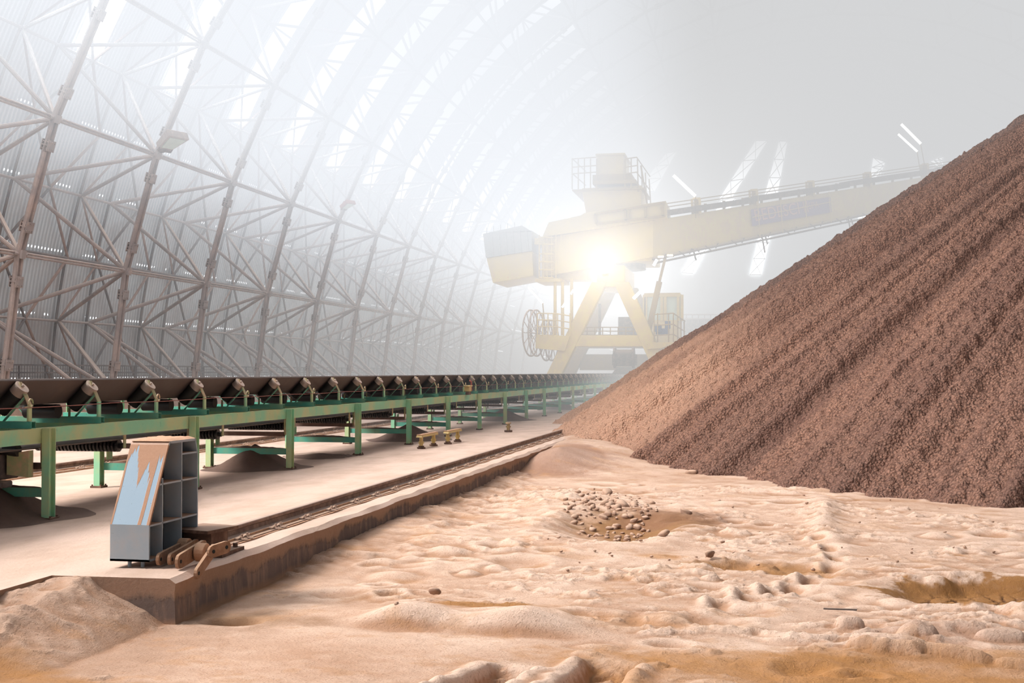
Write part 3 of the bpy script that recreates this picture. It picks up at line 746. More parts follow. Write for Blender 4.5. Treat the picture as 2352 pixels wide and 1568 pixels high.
# ------------------------------------------------------------------ rails
def rail(name, X, y0, y1, side, label, nclip, first, pitch=.92):
    t = empty(name, (X, y0, 0), label, 'rail')
    m = MB(); prof = [(-.07, .03), (.07, .03), (.07, .045), (.02, .06), (.012, .105), (.034, .118), (.034, .148), (.028, .155), (-.028, .155), (-.034, .148), (-.034, .118), (-.012, .105), (-.02, .06), (-.07, .045)]
    cut = y0 + 1.55
    for a, b in ((y0, cut), (cut + .012, y1)):
        m.prism(prof, lambda p: Vector((X + p[0], b, p[1])), lambda p: Vector((X + p[0], a, p[1])))
    m.build('rail_head', M['rail'], t)
    m = MB(); m.box((X - .17, y0 - .1, .0), (X + .17, y1, .028)); m.build('sole_plate', M['concrete'], t)
    m = MB(); m.box((X + side * .1 - .008, y0, .028), (X + side * .1 + .008, y1, .05)); m.box((X + side * .19, y0, 0), (X + side * .21, y1, .02)); m.build('pad_strip', M['cake'], t)
    mc = MB(); x = X + side * .15
    for s in (-.07, .07):
        mc.hexa([(x - .06, s - .035, .028), (x + .06, s - .035, .028), (x + .06, s + .035, .028), (x - .06, s + .035, .028), (x - .05, s - .025, .05), (x + .04, s - .03, .045), (x + .04, s + .03, .045), (x - .05, s + .025, .05)])
        mc.tube((x, s, .05), (x, s, .085), .014, 6); mc.tube((x, s, .045), (x, s, .06), .026, 6)
    mc.bar((x - .03, -.16, .04), (x - .03, .16, .055), .05, .02)
    me = mc.mesh('rail_clip', M['concrete'])
    for i in range(nclip):
        o = bpy.data.objects.new('rail_clip', me); COL.objects.link(o); o.parent = t
        o.location = (0, first + i * pitch - y0, 0)
        if side: pass
    for o in t.children:
        if o.name.startswith('rail_clip'): o.location.x -= X; 
    for o in t.children:
        if o.name.startswith('rail_clip'): o.location.x = 0 if False else -X
    return t
# clip meshes are drawn at their true place across, so their parent's offset is taken back out above
rail('crane_rail', -5.43, 11.55, 110, 1, 'near rusty rail with bolted clips running beside the platform edge', 37, 12.15)
rail('crane_rail', -12.2, 8, 110, 1, 'far rusty rail seen beneath the green conveyor', 40, 8.5)

# ------------------------------------------------------------------ buffer stop
BX0, BX1, BY0 = -5.74, -5.36, 10.23
bt = empty('buffer_stop', (-5.55, 10.7, 0), 'pale blue grey steel buffer stop with sloped front, caked in orange dust', 'buffer stop')
side = [(0, .07), (.0, .40), (.36, 1.10), (.39, 1.13), (.93, 1.13), (.98, .98), (.985, .07)]
def strip(m, pts, x0, x1, th):
    for i in range(len(pts) - 1):
        a = Vector((0, pts[i][0], pts[i][1])); b = Vector((0, pts[i + 1][0], pts[i + 1][1])); d = (b - a).normalized(); nn = Vector((0, -d.z, d.y)) * th
        # inward thickness
        A, B = a, b; C_, D = b - nn, a - nn
        m.hexa([(x0, BY0 + A.y, A.z), (x1, BY0 + A.y, A.z), (x1, BY0 + D.y, D.z), (x0, BY0 + D.y, D.z), (x0, BY0 + B.y, B.z), (x1, BY0 + B.y, B.z), (x1, BY0 + C_.y, C_.z), (x0, BY0 + C_.y, C_.z)])
m = MB(); strip(m, [side[0], side[1]], BX0, BX1, .02); m.build('front_plate', M['blue'], bt)
m = MB(); strip(m, [side[1], side[2]], BX0, BX1, .02)
def blue_face():
    m_, nt, ns, ls = mat_new('streaked_blue_paint')
    out = N(ns, 'ShaderNodeOutputMaterial'); b = N(ns, 'ShaderNodeBsdfPrincipled'); g = N(ns, 'ShaderNodeNewGeometry')
    sep = N(ns, 'ShaderNodeSeparateXYZ'); ls.new(g.outputs['Position'], sep.inputs[0])
    mp = N(ns, 'ShaderNodeMapping'); mp.inputs['Scale'].default_value = (26, .6, 1.6); ls.new(g.outputs['Position'], mp.inputs[0])
    st = noise(ns, ls, mp.outputs[0], 1, 4, .6)
    mp2 = N(ns, 'ShaderNodeMapping'); mp2.inputs['Scale'].default_value = (11, .3, .3); ls.new(g.outputs['Position'], mp2.inputs[0])
    st2 = noise(ns, ls, mp2.outputs[0], 1, 1, .5)
    # dust cap: covers from the top, fingers reach down
    e = math_n(ns, ls, 'ADD', sep.outputs[2], math_n(ns, ls, 'MULTIPLY', math_n(ns, ls, 'SUBTRACT', st, .5), .55))
    e = math_n(ns, ls, 'ADD', e, math_n(ns, ls, 'MULTIPLY', math_n(ns, ls, 'SUBTRACT', st2, .5), 1.1))
    f1 = ramp(ns, ls, e, .91, .93)
    # two long runs of dust and both borders
    def run(xc, w, lean):
        xx = math_n(ns, ls, 'ADD', sep.outputs[0], math_n(ns, ls, 'MULTIPLY', sep.outputs[2], lean))
        d = math_n(ns, ls, 'ABSOLUTE', math_n(ns, ls, 'SUBTRACT', xx, xc))
        d = math_n(ns, ls, 'ADD', d, math_n(ns, ls, 'MULTIPLY', math_n(ns, ls, 'SUBTRACT', st, .5), .03))
        return ramp(ns, ls, d, w + .002, w - .002)
    f = math_n(ns, ls, 'MAXIMUM', f1, run(-5.47, .017, -.03))
    f = math_n(ns, ls, 'MAXIMUM', f, run(-5.37, .014, 0)); f = math_n(ns, ls, 'MAXIMUM', f, run(-5.735, .012, 0))
    spk = noise(ns, ls, g.outputs['Position'], 60, 3, .6)
    c = mixc(ns, ls, ramp(ns, ls, spk, .68, .74), (.33, .44, .54), (.10, .07, .06))
    c = mixc(ns, ls, f, c, mixc(ns, ls, spk, (.40, .20, .11), (.50, .28, .17)))
    ls.new(c, b.inputs['Base Color']); b.inputs['Roughness'].default_value = .75
    bn = N(ns, 'ShaderNodeBump'); bn.inputs['Strength'].default_value = .5; bn.inputs['Distance'].default_value = .006
    ls.new(f, bn.inputs['Height']); ls.new(bn.outputs[0], b.inputs['Normal'])
    ls.new(b.outputs[0], out.inputs[0]); return m_
tag(m.build('sloped_plate', blue_face(), bt), 'sloped light blue plate streaked with orange dust')
m = MB(); strip(m, [side[2], side[3], side[4]], BX0, BX1, .022); m.build('top_plate', M['blue'], bt)
m = MB(); strip(m, [side[4], side[5], side[6]], BX0, BX1, .018); m.build('back_plate', M['blue'], bt)
m = MB(); m.box((BX0, BY0, .07), (BX1, BY0 + .985, .09)); m.build('base_plate', M['blue'], bt)
m = MB(); web = [(.01, .08), (.01, .40), (.37, 1.11), (.93, 1.12), (.975, .98), (.98, .08)]
m.prism(web, lambda p: Vector((-5.56, BY0 + p[0], p[1])), lambda p: Vector((-5.54, BY0 + p[0], p[1]))); m.build('web_plate', M['blue_shaded'], bt)
ribx = ((-5.73, -5.56), (-5.54, -5.362))
def rib(a, b, name):
    for x0, x1 in ribx:
        m = MB(); p = Vector((0, a[0], a[1])); q = Vector((0, b[0], b[1])); xm = (x0 + x1) / 2
        m.bar((xm, BY0 + a[0], a[1]), (xm, BY0 + b[0], b[1]), x1 - x0, .016, ref=(0, 0, 1) if abs(a[0] - b[0]) > abs(a[1] - b[1]) else (0, 1, 0))
        m.build(name, M['blue_shaded'] if x0 < -5.6 else M['blue'], bt)
rib((.02, .39), (.98, .39), 'shelf_rib'); rib((.20, .745), (.98, .745), 'shelf_rib'); rib((.64, .995), (.975, .995), 'shelf_rib')
rib((.26, .09), (.26, .80), 'upright_rib'); rib((.64, .09), (.64, 1.12), 'upright_rib')
m = MB()
for q in ((.05, .0), (.9, .0)):
    for x in (-5.6, -5.47): m.tube((x, BY0 + q[0] + .05, -.0), (x, BY0 + q[0] + .05, .07), .018, 8)
m.build('anchor_bolt', M['blue'], bt)
# crust of dust on the top
m = MB(); rs = random.Random(3)
nx, ny = 9, 14; vs = []
for j in range(ny + 1):
    for i in range(nx + 1):
        edge_ = min(i, nx - i, j, ny - j); vs.append((BX0 + (BX1 - BX0) * i / nx, BY0 + .37 + .56 * j / ny, 1.13 + (0 if edge_ == 0 else .008 + rs.uniform(0, .02))))
m.add(vs, [(j * (nx + 1) + i, j * (nx + 1) + i + 1, (j + 1) * (nx + 1) + i + 1, (j + 1) * (nx + 1) + i) for j in range(ny) for i in range(nx)])
m.build('dust_crust', M['cake'], bt, True)

# rail end stop block, lever links on the sand, beneath the buffer
t = empty('rail_end_block', (-5.15, 10.9, 0), 'rusty flat topped steel block against the end of the near rail', 'block')
m = MB(); m.hexa([(-5.52, 11.02, .235), (-5.12, 10.92, .235), (-5.02, 11.4, .235), (-5.44, 11.5, .235), (-5.52, 11.02, .265), (-5.12, 10.92, .265), (-5.02, 11.4, .265), (-5.44, 11.5, .265)]); m.build('top_plate', M['rust'], t)
m = MB(); m.box((-5.42, 11.04, .05), (-5.14, 11.42, .235)); m.build('block_body', M['rust'], t)
m = MB(); m.box((-5.5, 10.98, .0), (-5.0, 11.5, .05)); m.build('foot_plate', M['rust'], t)
m = MB()
for p in ((-5.06, 11.05), (-5.06, 11.42), (-5.32, 11.02)): m.tube((p[0], p[1], .05), (p[0], p[1], .09), .025, 8)
m.build('bolt', M['rust'], t)
def link(p, q, w, label, hole=True):
    """a flat bar standing on edge with rounded ends and an eye at each end"""
    p = Vector(p); q = Vector(q); t = empty('coupling_link', tuple((p + q) / 2), label, 'link')
    d = (q - p).normalized(); up_ = Vector((0, 0, 1)); up_ = (up_ - d * up_.dot(d)).normalized(); nn = d.cross(up_) * .014
    out_ = []
    for i in range(7): a = PI / 2 + PI * i / 6; out_.append(p + (d * math.cos(a) + up_ * math.sin(a)) * w / 2)
    for i in range(7): a = -PI / 2 + PI * i / 6; out_.append(q + (d * math.cos(a) + up_ * math.sin(a)) * w / 2)
    m = MB(); m.prism(out_, lambda v: v - nn, lambda v: v + nn); m.build('link_bar', M['link'], t)
    m = MB()
    for c in (p, q): m.tube(c - nn * 1.25, c + nn * 1.25, .017, 12)
    m.build('eye_hole', M['ink'], t)
    return t
link(gz(366, 1284, .09), gz(428, 1252, .12), .11, 'leftmost flat link bar lying under the open side of the buffer')
link(gz(392, 1284, .09), gz(450, 1250, .13), .105, 'second flat link bar beside the leftmost one')
link(gz(412, 1289, .09), gz(466, 1256, .15), .13, 'third link bar with a dark eye at its near end')
link(gz(453, 1316, .02), gz(490, 1262, .17), .10, 'steep link bar hanging over the platform edge')
link(gz(488, 1266, .18), gz(518, 1256, .20), .11, 'short link bar pinned to the hanging one, eye at its far end')
for p, l in ((tuple(gz(424, 1256, .12)), 'round pin roller between the two left link bars'), (tuple(gz(464, 1268, .13)), 'larger round pin roller between the middle link bars')):
    t = empty('pin_roller', p, l, 'roller'); m = MB(); P = Vector(p); m.tube(P - Vector((.05, 0, 0)), P + Vector((.05, 0, 0)), .085, 16); m.build('wheel', M['cake'], t, bevel=.01)
    m = MB(); m.tube(P - Vector((.09, 0, 0)), P + Vector((.09, 0, 0)), .03, 10); m.build('pin', M['rust'], t)

# ------------------------------------------------------------------ belt conveyor
XN, XF, XM = -8.43, -9.87, -9.15
cy0, cy1 = 5.6, 108.0
cv = empty('belt_conveyor', (XM, cy0, 0), 'long green painted belt conveyor frame standing on rows of posts', 'conveyor')
for X, s in ((XN, 1), (XF, -1)):
    m = MB(); yy = cy0
    m.bar((X, cy0, 1.01), (X, cy1, 1.01), .012, .18); m.bar((X - s * .035, cy0, 1.094), (X - s * .035, cy1, 1.094), .07, .012); m.bar((X - s * .035, cy0, .926), (X - s * .035, cy1, .926), .07, .012)
    m.build('stringer', M['green'], cv)
py = [13.46 + 3.9 * i for i in range(-2, 25)]
def post(X, y, s):
    m = MB()
    m.box((X - .05, y - .07, .03), (X + .05, y - .058, 1.095)); m.box((X - .05, y + .058, .03), (X + .05, y + .07, 1.095)); m.box((X - .006, y - .058, .03), (X + .006, y + .058, 1.095))
    o = m.build('post', M['green'], cv)
    m = MB(); m.box((X - .09, y - .1, 0), (X + .09, y + .1, .03))
    for a in (-.07, .07):
        for b in (-.075, .075): m.tube((X + a, y + b, .03), (X + a, y + b, .05), .013, 6)
    b = m.build('foot_plate', M['rust'], o); b.matrix_parent_inverse = Matrix.Identity(4); b.location = (0, 0, 0)
    b.location = -Vector(o.matrix_parent_inverse.translation) * 0
    return o
def sub(o, parent):
    o.parent = parent; o.matrix_parent_inverse = Matrix.Identity(4)
for y in py:
    for X, s in ((XN + .065, 1), (XF - .065, -1)):
        m = MB()
        m.box((X - .05, y - .07, .03), (X + .05, y - .058, 1.095)); m.box((X - .05, y + .058, .03), (X + .05, y + .07, 1.095)); m.box((X - .006, y - .058, .03), (X + .006, y + .058, 1.095))
        po = m.build('post', M['green'], cv)
        m = MB(); m.box((X - .09, y - .1, 0), (X + .09, y + .1, .03))
        for a in (-.07, .07):
            for b in (-.075, .075): m.tube((X + a, y + b, .03), (X + a, y + b, .05), .013, 6)
        fp = m.build('foot_plate', M['rust']); sub(fp, po)
    m = MB(); yy = y + .03   # channel cross beam
    m.bar((XF, yy, .32), (XN, yy, .32), .01, .11, ref=(0, 0, 1)); m.bar((XF, yy + .025, .372), (XN, yy + .025, .372), .05, .008); m.bar((XF, yy + .025, .268), (XN, yy + .025, .268), .05, .008)
    m.build('cross_beam', M['teal'], cv)
    m = MB(); n_ = 18; vs = []   # ore lying in the channel
    rs = random.Random(int(y * 10))
    top = [max(0.005, .03 * math.sin(PI * i / n_) + rs.uniform(0, .012)) for i in range(n_ + 1)]
    for i in range(n_ + 1):
        x = XF + .08 + (XN - XF - .16) * i / n_; vs += [(x, yy - .0, .376), (x, yy + .05, .376), (x, yy + .025, .376 + top[i])]
    fs = [];
    for i in range(n_): a = 3 * i; fs += [(a, a + 3, a + 5, a + 2), (a + 2, a + 5, a + 4, a + 1)]
    m.add(vs, fs); m.build('ore_crust', M['spill'], cv, True)
    m = MB(); m.box((XF + .07, yy + .0, .60), (XN - .07, yy + .08, .675)); m.build('tie_beam', M['spill'], cv)
    m = MB()
    for X in (XN - .06, XF + .06):
        m.bar((X, yy + .04, .62), (X, yy + .04, .93), .03, .05); m.tube((X - .02, yy + .04, .82), (X + .02, yy + .04, .82), .02, 8)
    m.build('hanger', M['bracket'], cv)
    m = MB(); m.box((XF - .0, y + .10, .42), (XF + .02, y + .25, .60)); m.build('side_plate', M['green'], cv)
# number written down one post on the far side
tx = bpy.data.curves.new('painted_number', 'FONT'); tx.body = '325-07'; tx.size = .115; tx.extrude = .001; tx.materials.append(M['ink'])
to = bpy.data.objects.new('painted_number', tx); COL.objects.link(to); to.parent = cv; to.matrix_parent_inverse = Matrix.Translation(cv.location).inverted()
to.location = (XF - .065 - .035, py[3] - .074, 1.02); to.rotation_euler = (PI / 2, PI / 2, 0)
tag(to, 'black hand painted number reading down the post')

t = empty('belt_cleaner', (-9.1, 13.3, .45), 'dark belt cleaner unit hung behind the nearest conveyor post', 'machine')
m = MB(); m.box((-9.75, 13.0, .5), (-8.75, 13.45, .8)); m.box((-9.7, 12.9, .42), (-8.6, 13.1, .5)); m.build('cleaner_body', M['dark'], t, bevel=.02)
m = MB(); m.hexa([(-8.72, 13.15, .56), (-8.5, 13.25, .52), (-8.5, 13.35, .52), (-8.72, 13.3, .56), (-8.72, 13.15, .8), (-8.5, 13.25, .84), (-8.5, 13.35, .84), (-8.72, 13.3, .8)]); m.build('guard_plate', M['bracket'], t)
m = MB(); m.box((-8.92, 12.95, .72), (-8.84, 13.0, .79)); m.box((-9.02, 12.88, .48), (-8.94, 12.93, .55)); m.build('mounting_block', M['teal'], t)
m = MB(); m.tube((-8.78, 13.2, .84), (-8.6, 13.2, .84), .07, 14); m.build('roller', M['rubber'], t, True)

# return rollers
ri = 0
y = 12.3
rrm = MB()
for i in range(23):
    x = XF + .12 + (XN - XF - .24) * i / 22; rrm.tube((x - .014, 0, .77), (x + .014, 0, .77), .085, 14)
rrm.tube((XF + .05, 0, .77), (XN - .05, 0, .77), .04, 8)
rme = rrm.mesh('ring_roller', M['rubber'])
hm = MB()
for X in (XN - .03, XF + .03): hm.bar((X, 0, .74), (X, 0, .93), .015, .06)
hme = hm.mesh('roller_hanger', M['bracket'])
n = 0
while y < 76:
    n += 1; t = empty('return_idler', (0, y, 0), 'black ringed return roller slung below the green conveyor, %s from the near end' % ordinal(n), 'roller', 'return rollers under the conveyor')
    for nm, me in (('ring_roller', rme), ('roller_hanger', hme)):
        o = bpy.data.objects.new(nm, me); COL.objects.link(o); o.parent = t
    y += 3.14

# the belt
t = empty('conveyor_belt', (XM, cy0, 1.3), 'dark rubber belt lying in the troughed rollers', 'belt')
bpts = [(-.525, 1.668), (-.51, 1.653), (-.235, 1.378), (-.205, 1.364), (.205, 1.364), (.235, 1.378), (.51, 1.653), (.525, 1.668)]
m = MB(); n_ = len(bpts); vs = []
for y in (cy0, cy1):
    vs += [(XM + a, y, b) for a, b in bpts] + [(XM + a * .985, y, b + .014) for a, b in bpts]
fs = []
for i in range(n_ - 1):
    fs += [(i, i + 1, 2 * n_ + i + 1, 2 * n_ + i), (n_ + i + 1, n_ + i, 3 * n_ + i, 3 * n_ + i + 1)]
fs += [(n_, 0, 2 * n_, 3 * n_), (n_ - 1, 2 * n_ - 1, 4 * n_ - 1, 3 * n_ - 1)]
m.add(vs, fs); m.build('carrying_run', M['belt'], t)
m = MB(); m.box((XM - .62, cy0, .846), (XM + .62, cy1, .862)); m.build('return_run', M['belt'], t)

# troughing idler sets
DZ = 0
idl = empty('idler_set', (XM, 0, 0), 'x', 'idler', 'troughing idler sets')
m = MB(); w = .09
m.hexa([(XN + .03, -w / 2, 1.105), (XN + .03, w / 2, 1.105), (XF - .03, w / 2, 1.105), (XF - .03, -w / 2, 1.105), (XN + .03, -w / 2, 1.112), (XN + .03, w / 2, 1.112), (XF - .03, w / 2, 1.112), (XF - .03, -w / 2, 1.112)])
for s in (-1, 1):
    m.bar((XN + .03, s * (w / 2 - .003), 1.145), (XF - .03, s * (w / 2 - .003), 1.145), .006, .08)
m.bar((XN + .03, 0, 1.185), (XF - .03, 0, 1.185), w, .006)
m.build('base_beam', M['teal'], idl)
for s, X in ((1, XN + .0), (-1, XF - .0)):
    c = lambda dx, z: Vector((XM + s * dx, 0, z))
    E0 = abs(X - XM)
    m = MB(); m.bar(c(E0 - .02, 1.19), c(E0 - .02, 1.385), .012, .07, ref=(0, 1, 0)); m.bar(c(E0 - .035, 1.19), c(E0 - .035, 1.385), .04, .01, ref=(0, 1, 0)); m.build('upright', M['green'], idl)
    m = MB(); m.bar(c(E0 - .02, 1.38), c(E0 - .125, 1.60), .012, .075, ref=(0, 1, 0)); m.bar(c(E0 - .125, 1.60), c(E0 - .15, 1.655), .012, .05, ref=(0, 1, 0)); m.build('end_bracket', M['bracket'], idl)
    m = MB(); m.bar(c(E0 - .07, 1.49), c(E0 - .36, 1.19), .01, .045, ref=(0, 1, 0)); m.build('strut', M['teal'], idl)
    a, b = c(.585, 1.585), c(.315, 1.315); d = (b - a).normalized()
    m = MB(); m.tube(a + d * .09, b, .092, 20); m.build('wing_roller', M['rubber'], idl, True)
    m = MB(); m.tube(a - d * .02, a + d * .09, .0925, 20); m.tube(a - d * .05, a, .018, 8); tag(m.build('roller_end', M['roller_end'], idl, True), 'pale dusty end of the black roller')
    m = MB(); m.bar(c(.27, 1.19), c(.27, 1.30), .03, .012, ref=(0, 1, 0)); m.build('centre_bracket', M['bracket'], idl)
m = MB(); m.tube((XM - .235, -.2, 1.262), (XM + .235, -.2, 1.262), .092, 20); m.build('centre_roller', M['rubber'], idl, True)
iy = [13.19 + 1.57 * i for i in range(-4, 56)]
for i, y in enumerate(iy):
    o = idl if i == 0 else copy_tree(idl)
    o.location = (XM, y, 0) ; o['label'] = 'set of three black rollers on a green frame, %s along the conveyor' % ordinal(i + 1)

# pull cord with its eye bolts
t = empty('safety_rope', (XN + .05, cy0, 1.36), 'thin reddish pull cord strung along the roller frames', 'cord')
m = MB(); pts = []
for i in range(110):
    y = cy0 + i * .78; pts.append((XN + .055, y, 1.365 - .012 * abs(math.sin(i * PI / 4))))
m.path(pts, .006, 5); m.build('cord_line', M['cord'], t)
for i in range(26):
    y = 13.1 + 3.14 * i; m = MB(); ring = [(XN + .05, y + .042 * math.cos(a), 1.405 + .05 * math.sin(a)) for a in [2 * PI * k / 14 for k in range(15)]]
    m.path(ring, .011, 6); m.tube((XN + .05, y - .12, 1.36), (XN + .05, y - .0, 1.36), .01, 6); m.build('eye_bolt', M['bracket'], t, True)

# yellow emergency switch on the frame
t = empty('pull_switch', (-8.36, 35.4, 1.2), 'small yellow switch box with a red lever on the conveyor frame', 'switch')
m = MB(); m.box((-8.45, 35.2, 1.2), (-8.3, 35.5, 1.36)); m.box((-8.47, 35.15, 1.34), (-8.28, 35.55, 1.38)); m.build('switch_box', M['yellow'], t, bevel=.01)
m = MB(); m.bar((-8.34, 35.65, 1.2), (-8.34, 35.65, 1.5), .04); m.bar((-8.34, 35.65, 1.46), (-8.34, 35.45, 1.52), .03); m.build('lever', M['red'], t)
m = MB(); m.box((-8.44, 35.2, 1.1), (-8.32, 35.5, 1.2)); m.build('mounting_foot', M['rust'], t)

# pads and stumps standing on the platform
def pad(x, y, l, label):
    t = empty('cable_bracket', (x, y, 0), label, 'bracket')
    m = MB(); m.hexa([(x - .07, y, .27), (x + .07, y, .27), (x + .07, y + l, .27), (x - .07, y + l, .27), (x - .06, y + .03, .32), (x + .06, y + .03, .32), (x + .06, y + l - .03, .32), (x - .06, y + l - .03, .32)]); m.build('top_bar', M['yellow'], t)
    m = MB(); m.box((x - .06, y + .02, .318), (x + .06, y + l - .02, .335)); m.build('dust_layer', M['cake'], t)
    for q in (.2, l - .2):
        m = MB(); m.tube((x, y + q, .03), (x, y + q, .27), .045, 10); m.tube((x, y + q, .12), (x, y + q, .17), .065, 10); m.build('leg', M['yellow'], t)
        m = MB(); m.tube((x, y + q, 0), (x, y + q, .04), .1, 6); m.tube((x, y + q, .04), (x, y + q, .07), .07, 6); m.build('foot', M['rust'], t)
pad(-7.62, 27.3, 1.5, 'nearer of two low yellow brackets on the dusty platform')
pad(-7.47, 29.2, 1.4, 'further of two low yellow brackets on the dusty platform')
def stump(x, y, label):
    t = empty('anchor_stump', (x, y, 0), label, 'stump')
    m = MB(); m.tube((x, y, .05), (x, y, .25), .05, 10); m.tube((x, y, .14), (x, y, .18), .075, 10); m.build('shaft', M['yellow_d'], t)
    m = MB(); m.tube((x, y, .25), (x, y, .29), .085, 8); m.build('cap', M['bracket'], t)
    m = MB(); m.tube((x, y, 0), (x, y, .06), .12, 6); m.build('foot', M['rust'], t)
stump(-7.21, 35.6, 'nearer short bolted stump alone on the dusty platform')
stump(-7.2, 60.0, 'far tiny stump alone on the dusty platform')

# cones of spilled ore below the belt
def cone(cx, cy, r, h, label, seed):
    n, k = 48, 14; vs = [(cx, cy, h)]; rs = random.Random(seed); ph = [rs.uniform(0, 6) for _ in range(4)]
    for j in range(1, k + 1):
        for i in range(n):
            a = 2 * PI * i / n; q = r * (1 + .07 * math.sin(3 * a + ph[0]) + .04 * math.sin(7 * a + ph[1])) * j / k * 1.25
            f = j / k * 1.25; z = h * (1 - f) if f < .85 else h * .15 * max(0, (1.25 - f) / .4) ** 1.6
            vs.append((cx + q * math.cos(a), cy + q * math.sin(a) * 1.1, z + (.006 * rs.uniform(-1, 1) if j < k else -z + .001)))
    fs = [(0, 1 + i, 1 + (i + 1) % n) for i in range(n)]
    for j in range(k - 1):
        for i in range(n): a = 1 + j * n; fs.append((a + i, a + n + i, a + n + (i + 1) % n, a + (i + 1) % n))
    m = MB(); m.add(vs, fs); tag(m.build('spill_cone', M['spill'], None, True), label, 'spill', 'ore spills under the conveyor')
cone(-9.15, 21.5, .78, .44, 'dark cone of spilled ore under the second bay, behind the blue buffer', 1)
cone(-9.25, 13.5, .95, .5, 'dark cone of spilled ore beside the nearest post at far left', 2)
cone(-9.0, 31.2, .9, .42, 'dark ore spill behind the two yellow brackets', 3)
cone(-9.2, 44.5, .9, .42, 'distant ore spill beyond the first stump', 4)
cone(-9.2, 58.0, .9, .42, 'furthest ore spill under the hazy end of the conveyor', 5)
cone(-9.0, 24.6, .6, .07, 'low flattened ore spill next to the fourth post', 6)

# ------------------------------------------------------------------ stacker
S = 68.0; DP = 5.0
sk = empty('stacker', tuple(at(1392, 928, S)), 'big yellow rail mounted stacker with a long boom, veiled in haze', 'machine')
def up3(u, v, dy=0): p = at(u, v, S); return Vector((p.x, p.y + dy, p.z))
LW = .85
def leg(u0, v0, u1, v1, dy, mat):
    m = MB(); a = up3(u0, v0, dy); b = up3(u1, v1, dy); m.bar(a, b, LW, .7, ref=(0, 1, 0)) if False else None
    d = (b - a).normalized(); w = Vector((LW / 2, 0, 0))
    m = MB(); t_ = Vector((0, .35, 0))
    m.hexa([a - w - t_, a + w - t_, a + w + t_, a - w + t_, b - w - t_, b + w - t_, b + w + t_, b - w + t_]); m.build('portal_leg', mat, sk, bevel=.03)
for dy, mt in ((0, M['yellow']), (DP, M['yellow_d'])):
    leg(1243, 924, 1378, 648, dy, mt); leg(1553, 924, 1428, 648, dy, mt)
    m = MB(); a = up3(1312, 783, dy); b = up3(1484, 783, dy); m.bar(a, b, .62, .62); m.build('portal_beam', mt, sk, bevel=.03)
for u in (1243, 1553):
    m = MB(); a = up3(u, 905, -1); m.box((a.x - .5, a.y, .35), (a.x + .5, a.y + DP + 2, 1.05)); m.build('bogie_beam', M['yellow_d'], sk)
    for q in (0.2, 1.6, 5.0, 6.4):
        m = MB(); m.tube((a.x - .1, a.y + q, .42), (a.x + .1, a.y + q, .42), .28, 18); m.build('rail_wheel', M['dark'], sk, True)
m = MB(); a = up3(1300, 830, DP + .6); b = up3(1650, 830, DP + .6); m.bar(a, b, .5, .95); m.build('rear_beam', M['yellow_d'], sk)
m = MB(); a = up3(1403, 820, 2.5); b = up3(1442, 820, 2.5); m.tube(a, b, .48, 20); m.tube(a - Vector((.12, 0, 0)), a, .6, 20); m.tube(b, b + Vector((.12, 0, 0)), .6, 20)
m.box(tuple(up3(1396, 838, 2.1)), tuple(up3(1402, 812, 2.9))); m.box(tuple(up3(1446, 838, 2.1)), tuple(up3(1452, 812, 2.9)))
tag(m.build('drive_drum', M['dark'], sk, True), 'dark belt drum hung under the portal beam')
# tripper: belt rising to the drum
m = MB(); a = up3(1440, 858, 8); b = up3(1425, 838, 2.5)
m.hexa([up3(1385, 860, 4), up3(1495, 860, 4), up3(1500, 860, 14), up3(1400, 860, 14), up3(1403, 842, 3), up3(1442, 842, 3), up3(1490, 838, 9), up3(1440, 838, 9)]); m.build('tripper_hood', M['grey_clad'], sk)
# tower above the legs
m = MB(); p = up3(1372, 660, -.3); q = up3(1436, 610, 0); m.box((p.x, p.y, p.z), (q.x, p.y + DP + .6, q.z)); m.build('tower_base', M['yellow'], sk, bevel=.05)
m = MB(); c = up3(1404, 612, DP / 2); m.tube(c, c + Vector((0, 0, .5)), 1.7, 28); m.build('slew_ring', M['dark'], sk, True)
m = MB(); p = up3(1350, 600, 0); q = up3(1500, 500, 0); m.box((p.x, p.y + .2, p.z), (q.x, p.y + DP, q.z)); m.build('slew_body', M['yellow'], sk, bevel=.05)
m = MB()
for u in (1362, 1442): m.tube(up3(u, 770, DP * .6), up3(u, 690, DP * .6), .08, 8)
p = up3(1406, 770, 3); q = up3(1446, 722, 3); m.box(tuple(p), (q.x, p.y + 1.5, q.z)); m.build('electrical_cabinet', M['dark'], sk)
m = MB()
for v in (768, 759, 750): m.tube(up3(1320, v, 1), up3(1475, v, 1), .03, 6)
for u in range(1325, 1476, 18): m.tube(up3(u, 770, 1), up3(u, 750, 1), .03, 6)
m.build('handrail', M['yellow_d'], sk)

# boom
def bm_pt(u, v, f, dy=0):    # f: 0 at the root, 1 at the far end; the boom swings away from the lens
    Y = S + 22 * f; p = at(u, v, Y); return Vector((p.x, p.y + dy, p.z))
def bf(u): return max(0, (u - 1500) / 900)
def topv(u): return np.interp(u, [1240, 1500, 2188, 2420], [548, 506, 396, 359])
def botv(u): return np.interp(u, [1240, 1500, 2116, 2420], [636, 590, 462, 398])
us = [1245, 1500, 1720, 1940, 2160, 2420]
for i in range(len(us) - 1):
    u0, u1 = us[i], us[i + 1]; m = MB()
    P = lambda u, v, dy: bm_pt(u, v, bf(u), dy)
    m.hexa([P(u0, botv(u0), 0), P(u1, botv(u1), 0), P(u1, botv(u1), 1.6), P(u0, botv(u0), 1.6), P(u0, topv(u0), 0), P(u1, topv(u1), 0), P(u1, topv(u1), 1.6), P(u0, topv(u0), 1.6)])
    m.build('boom_girder', M['yellow'], sk)
m = MB(); o_ = 9
for a, b in zip(us[1:-1], us[2:]):
    m.bar(bm_pt(a, topv(a) - 14, bf(a), .3), bm_pt(b, topv(b) - 11, bf(b), .3), .9, .32)
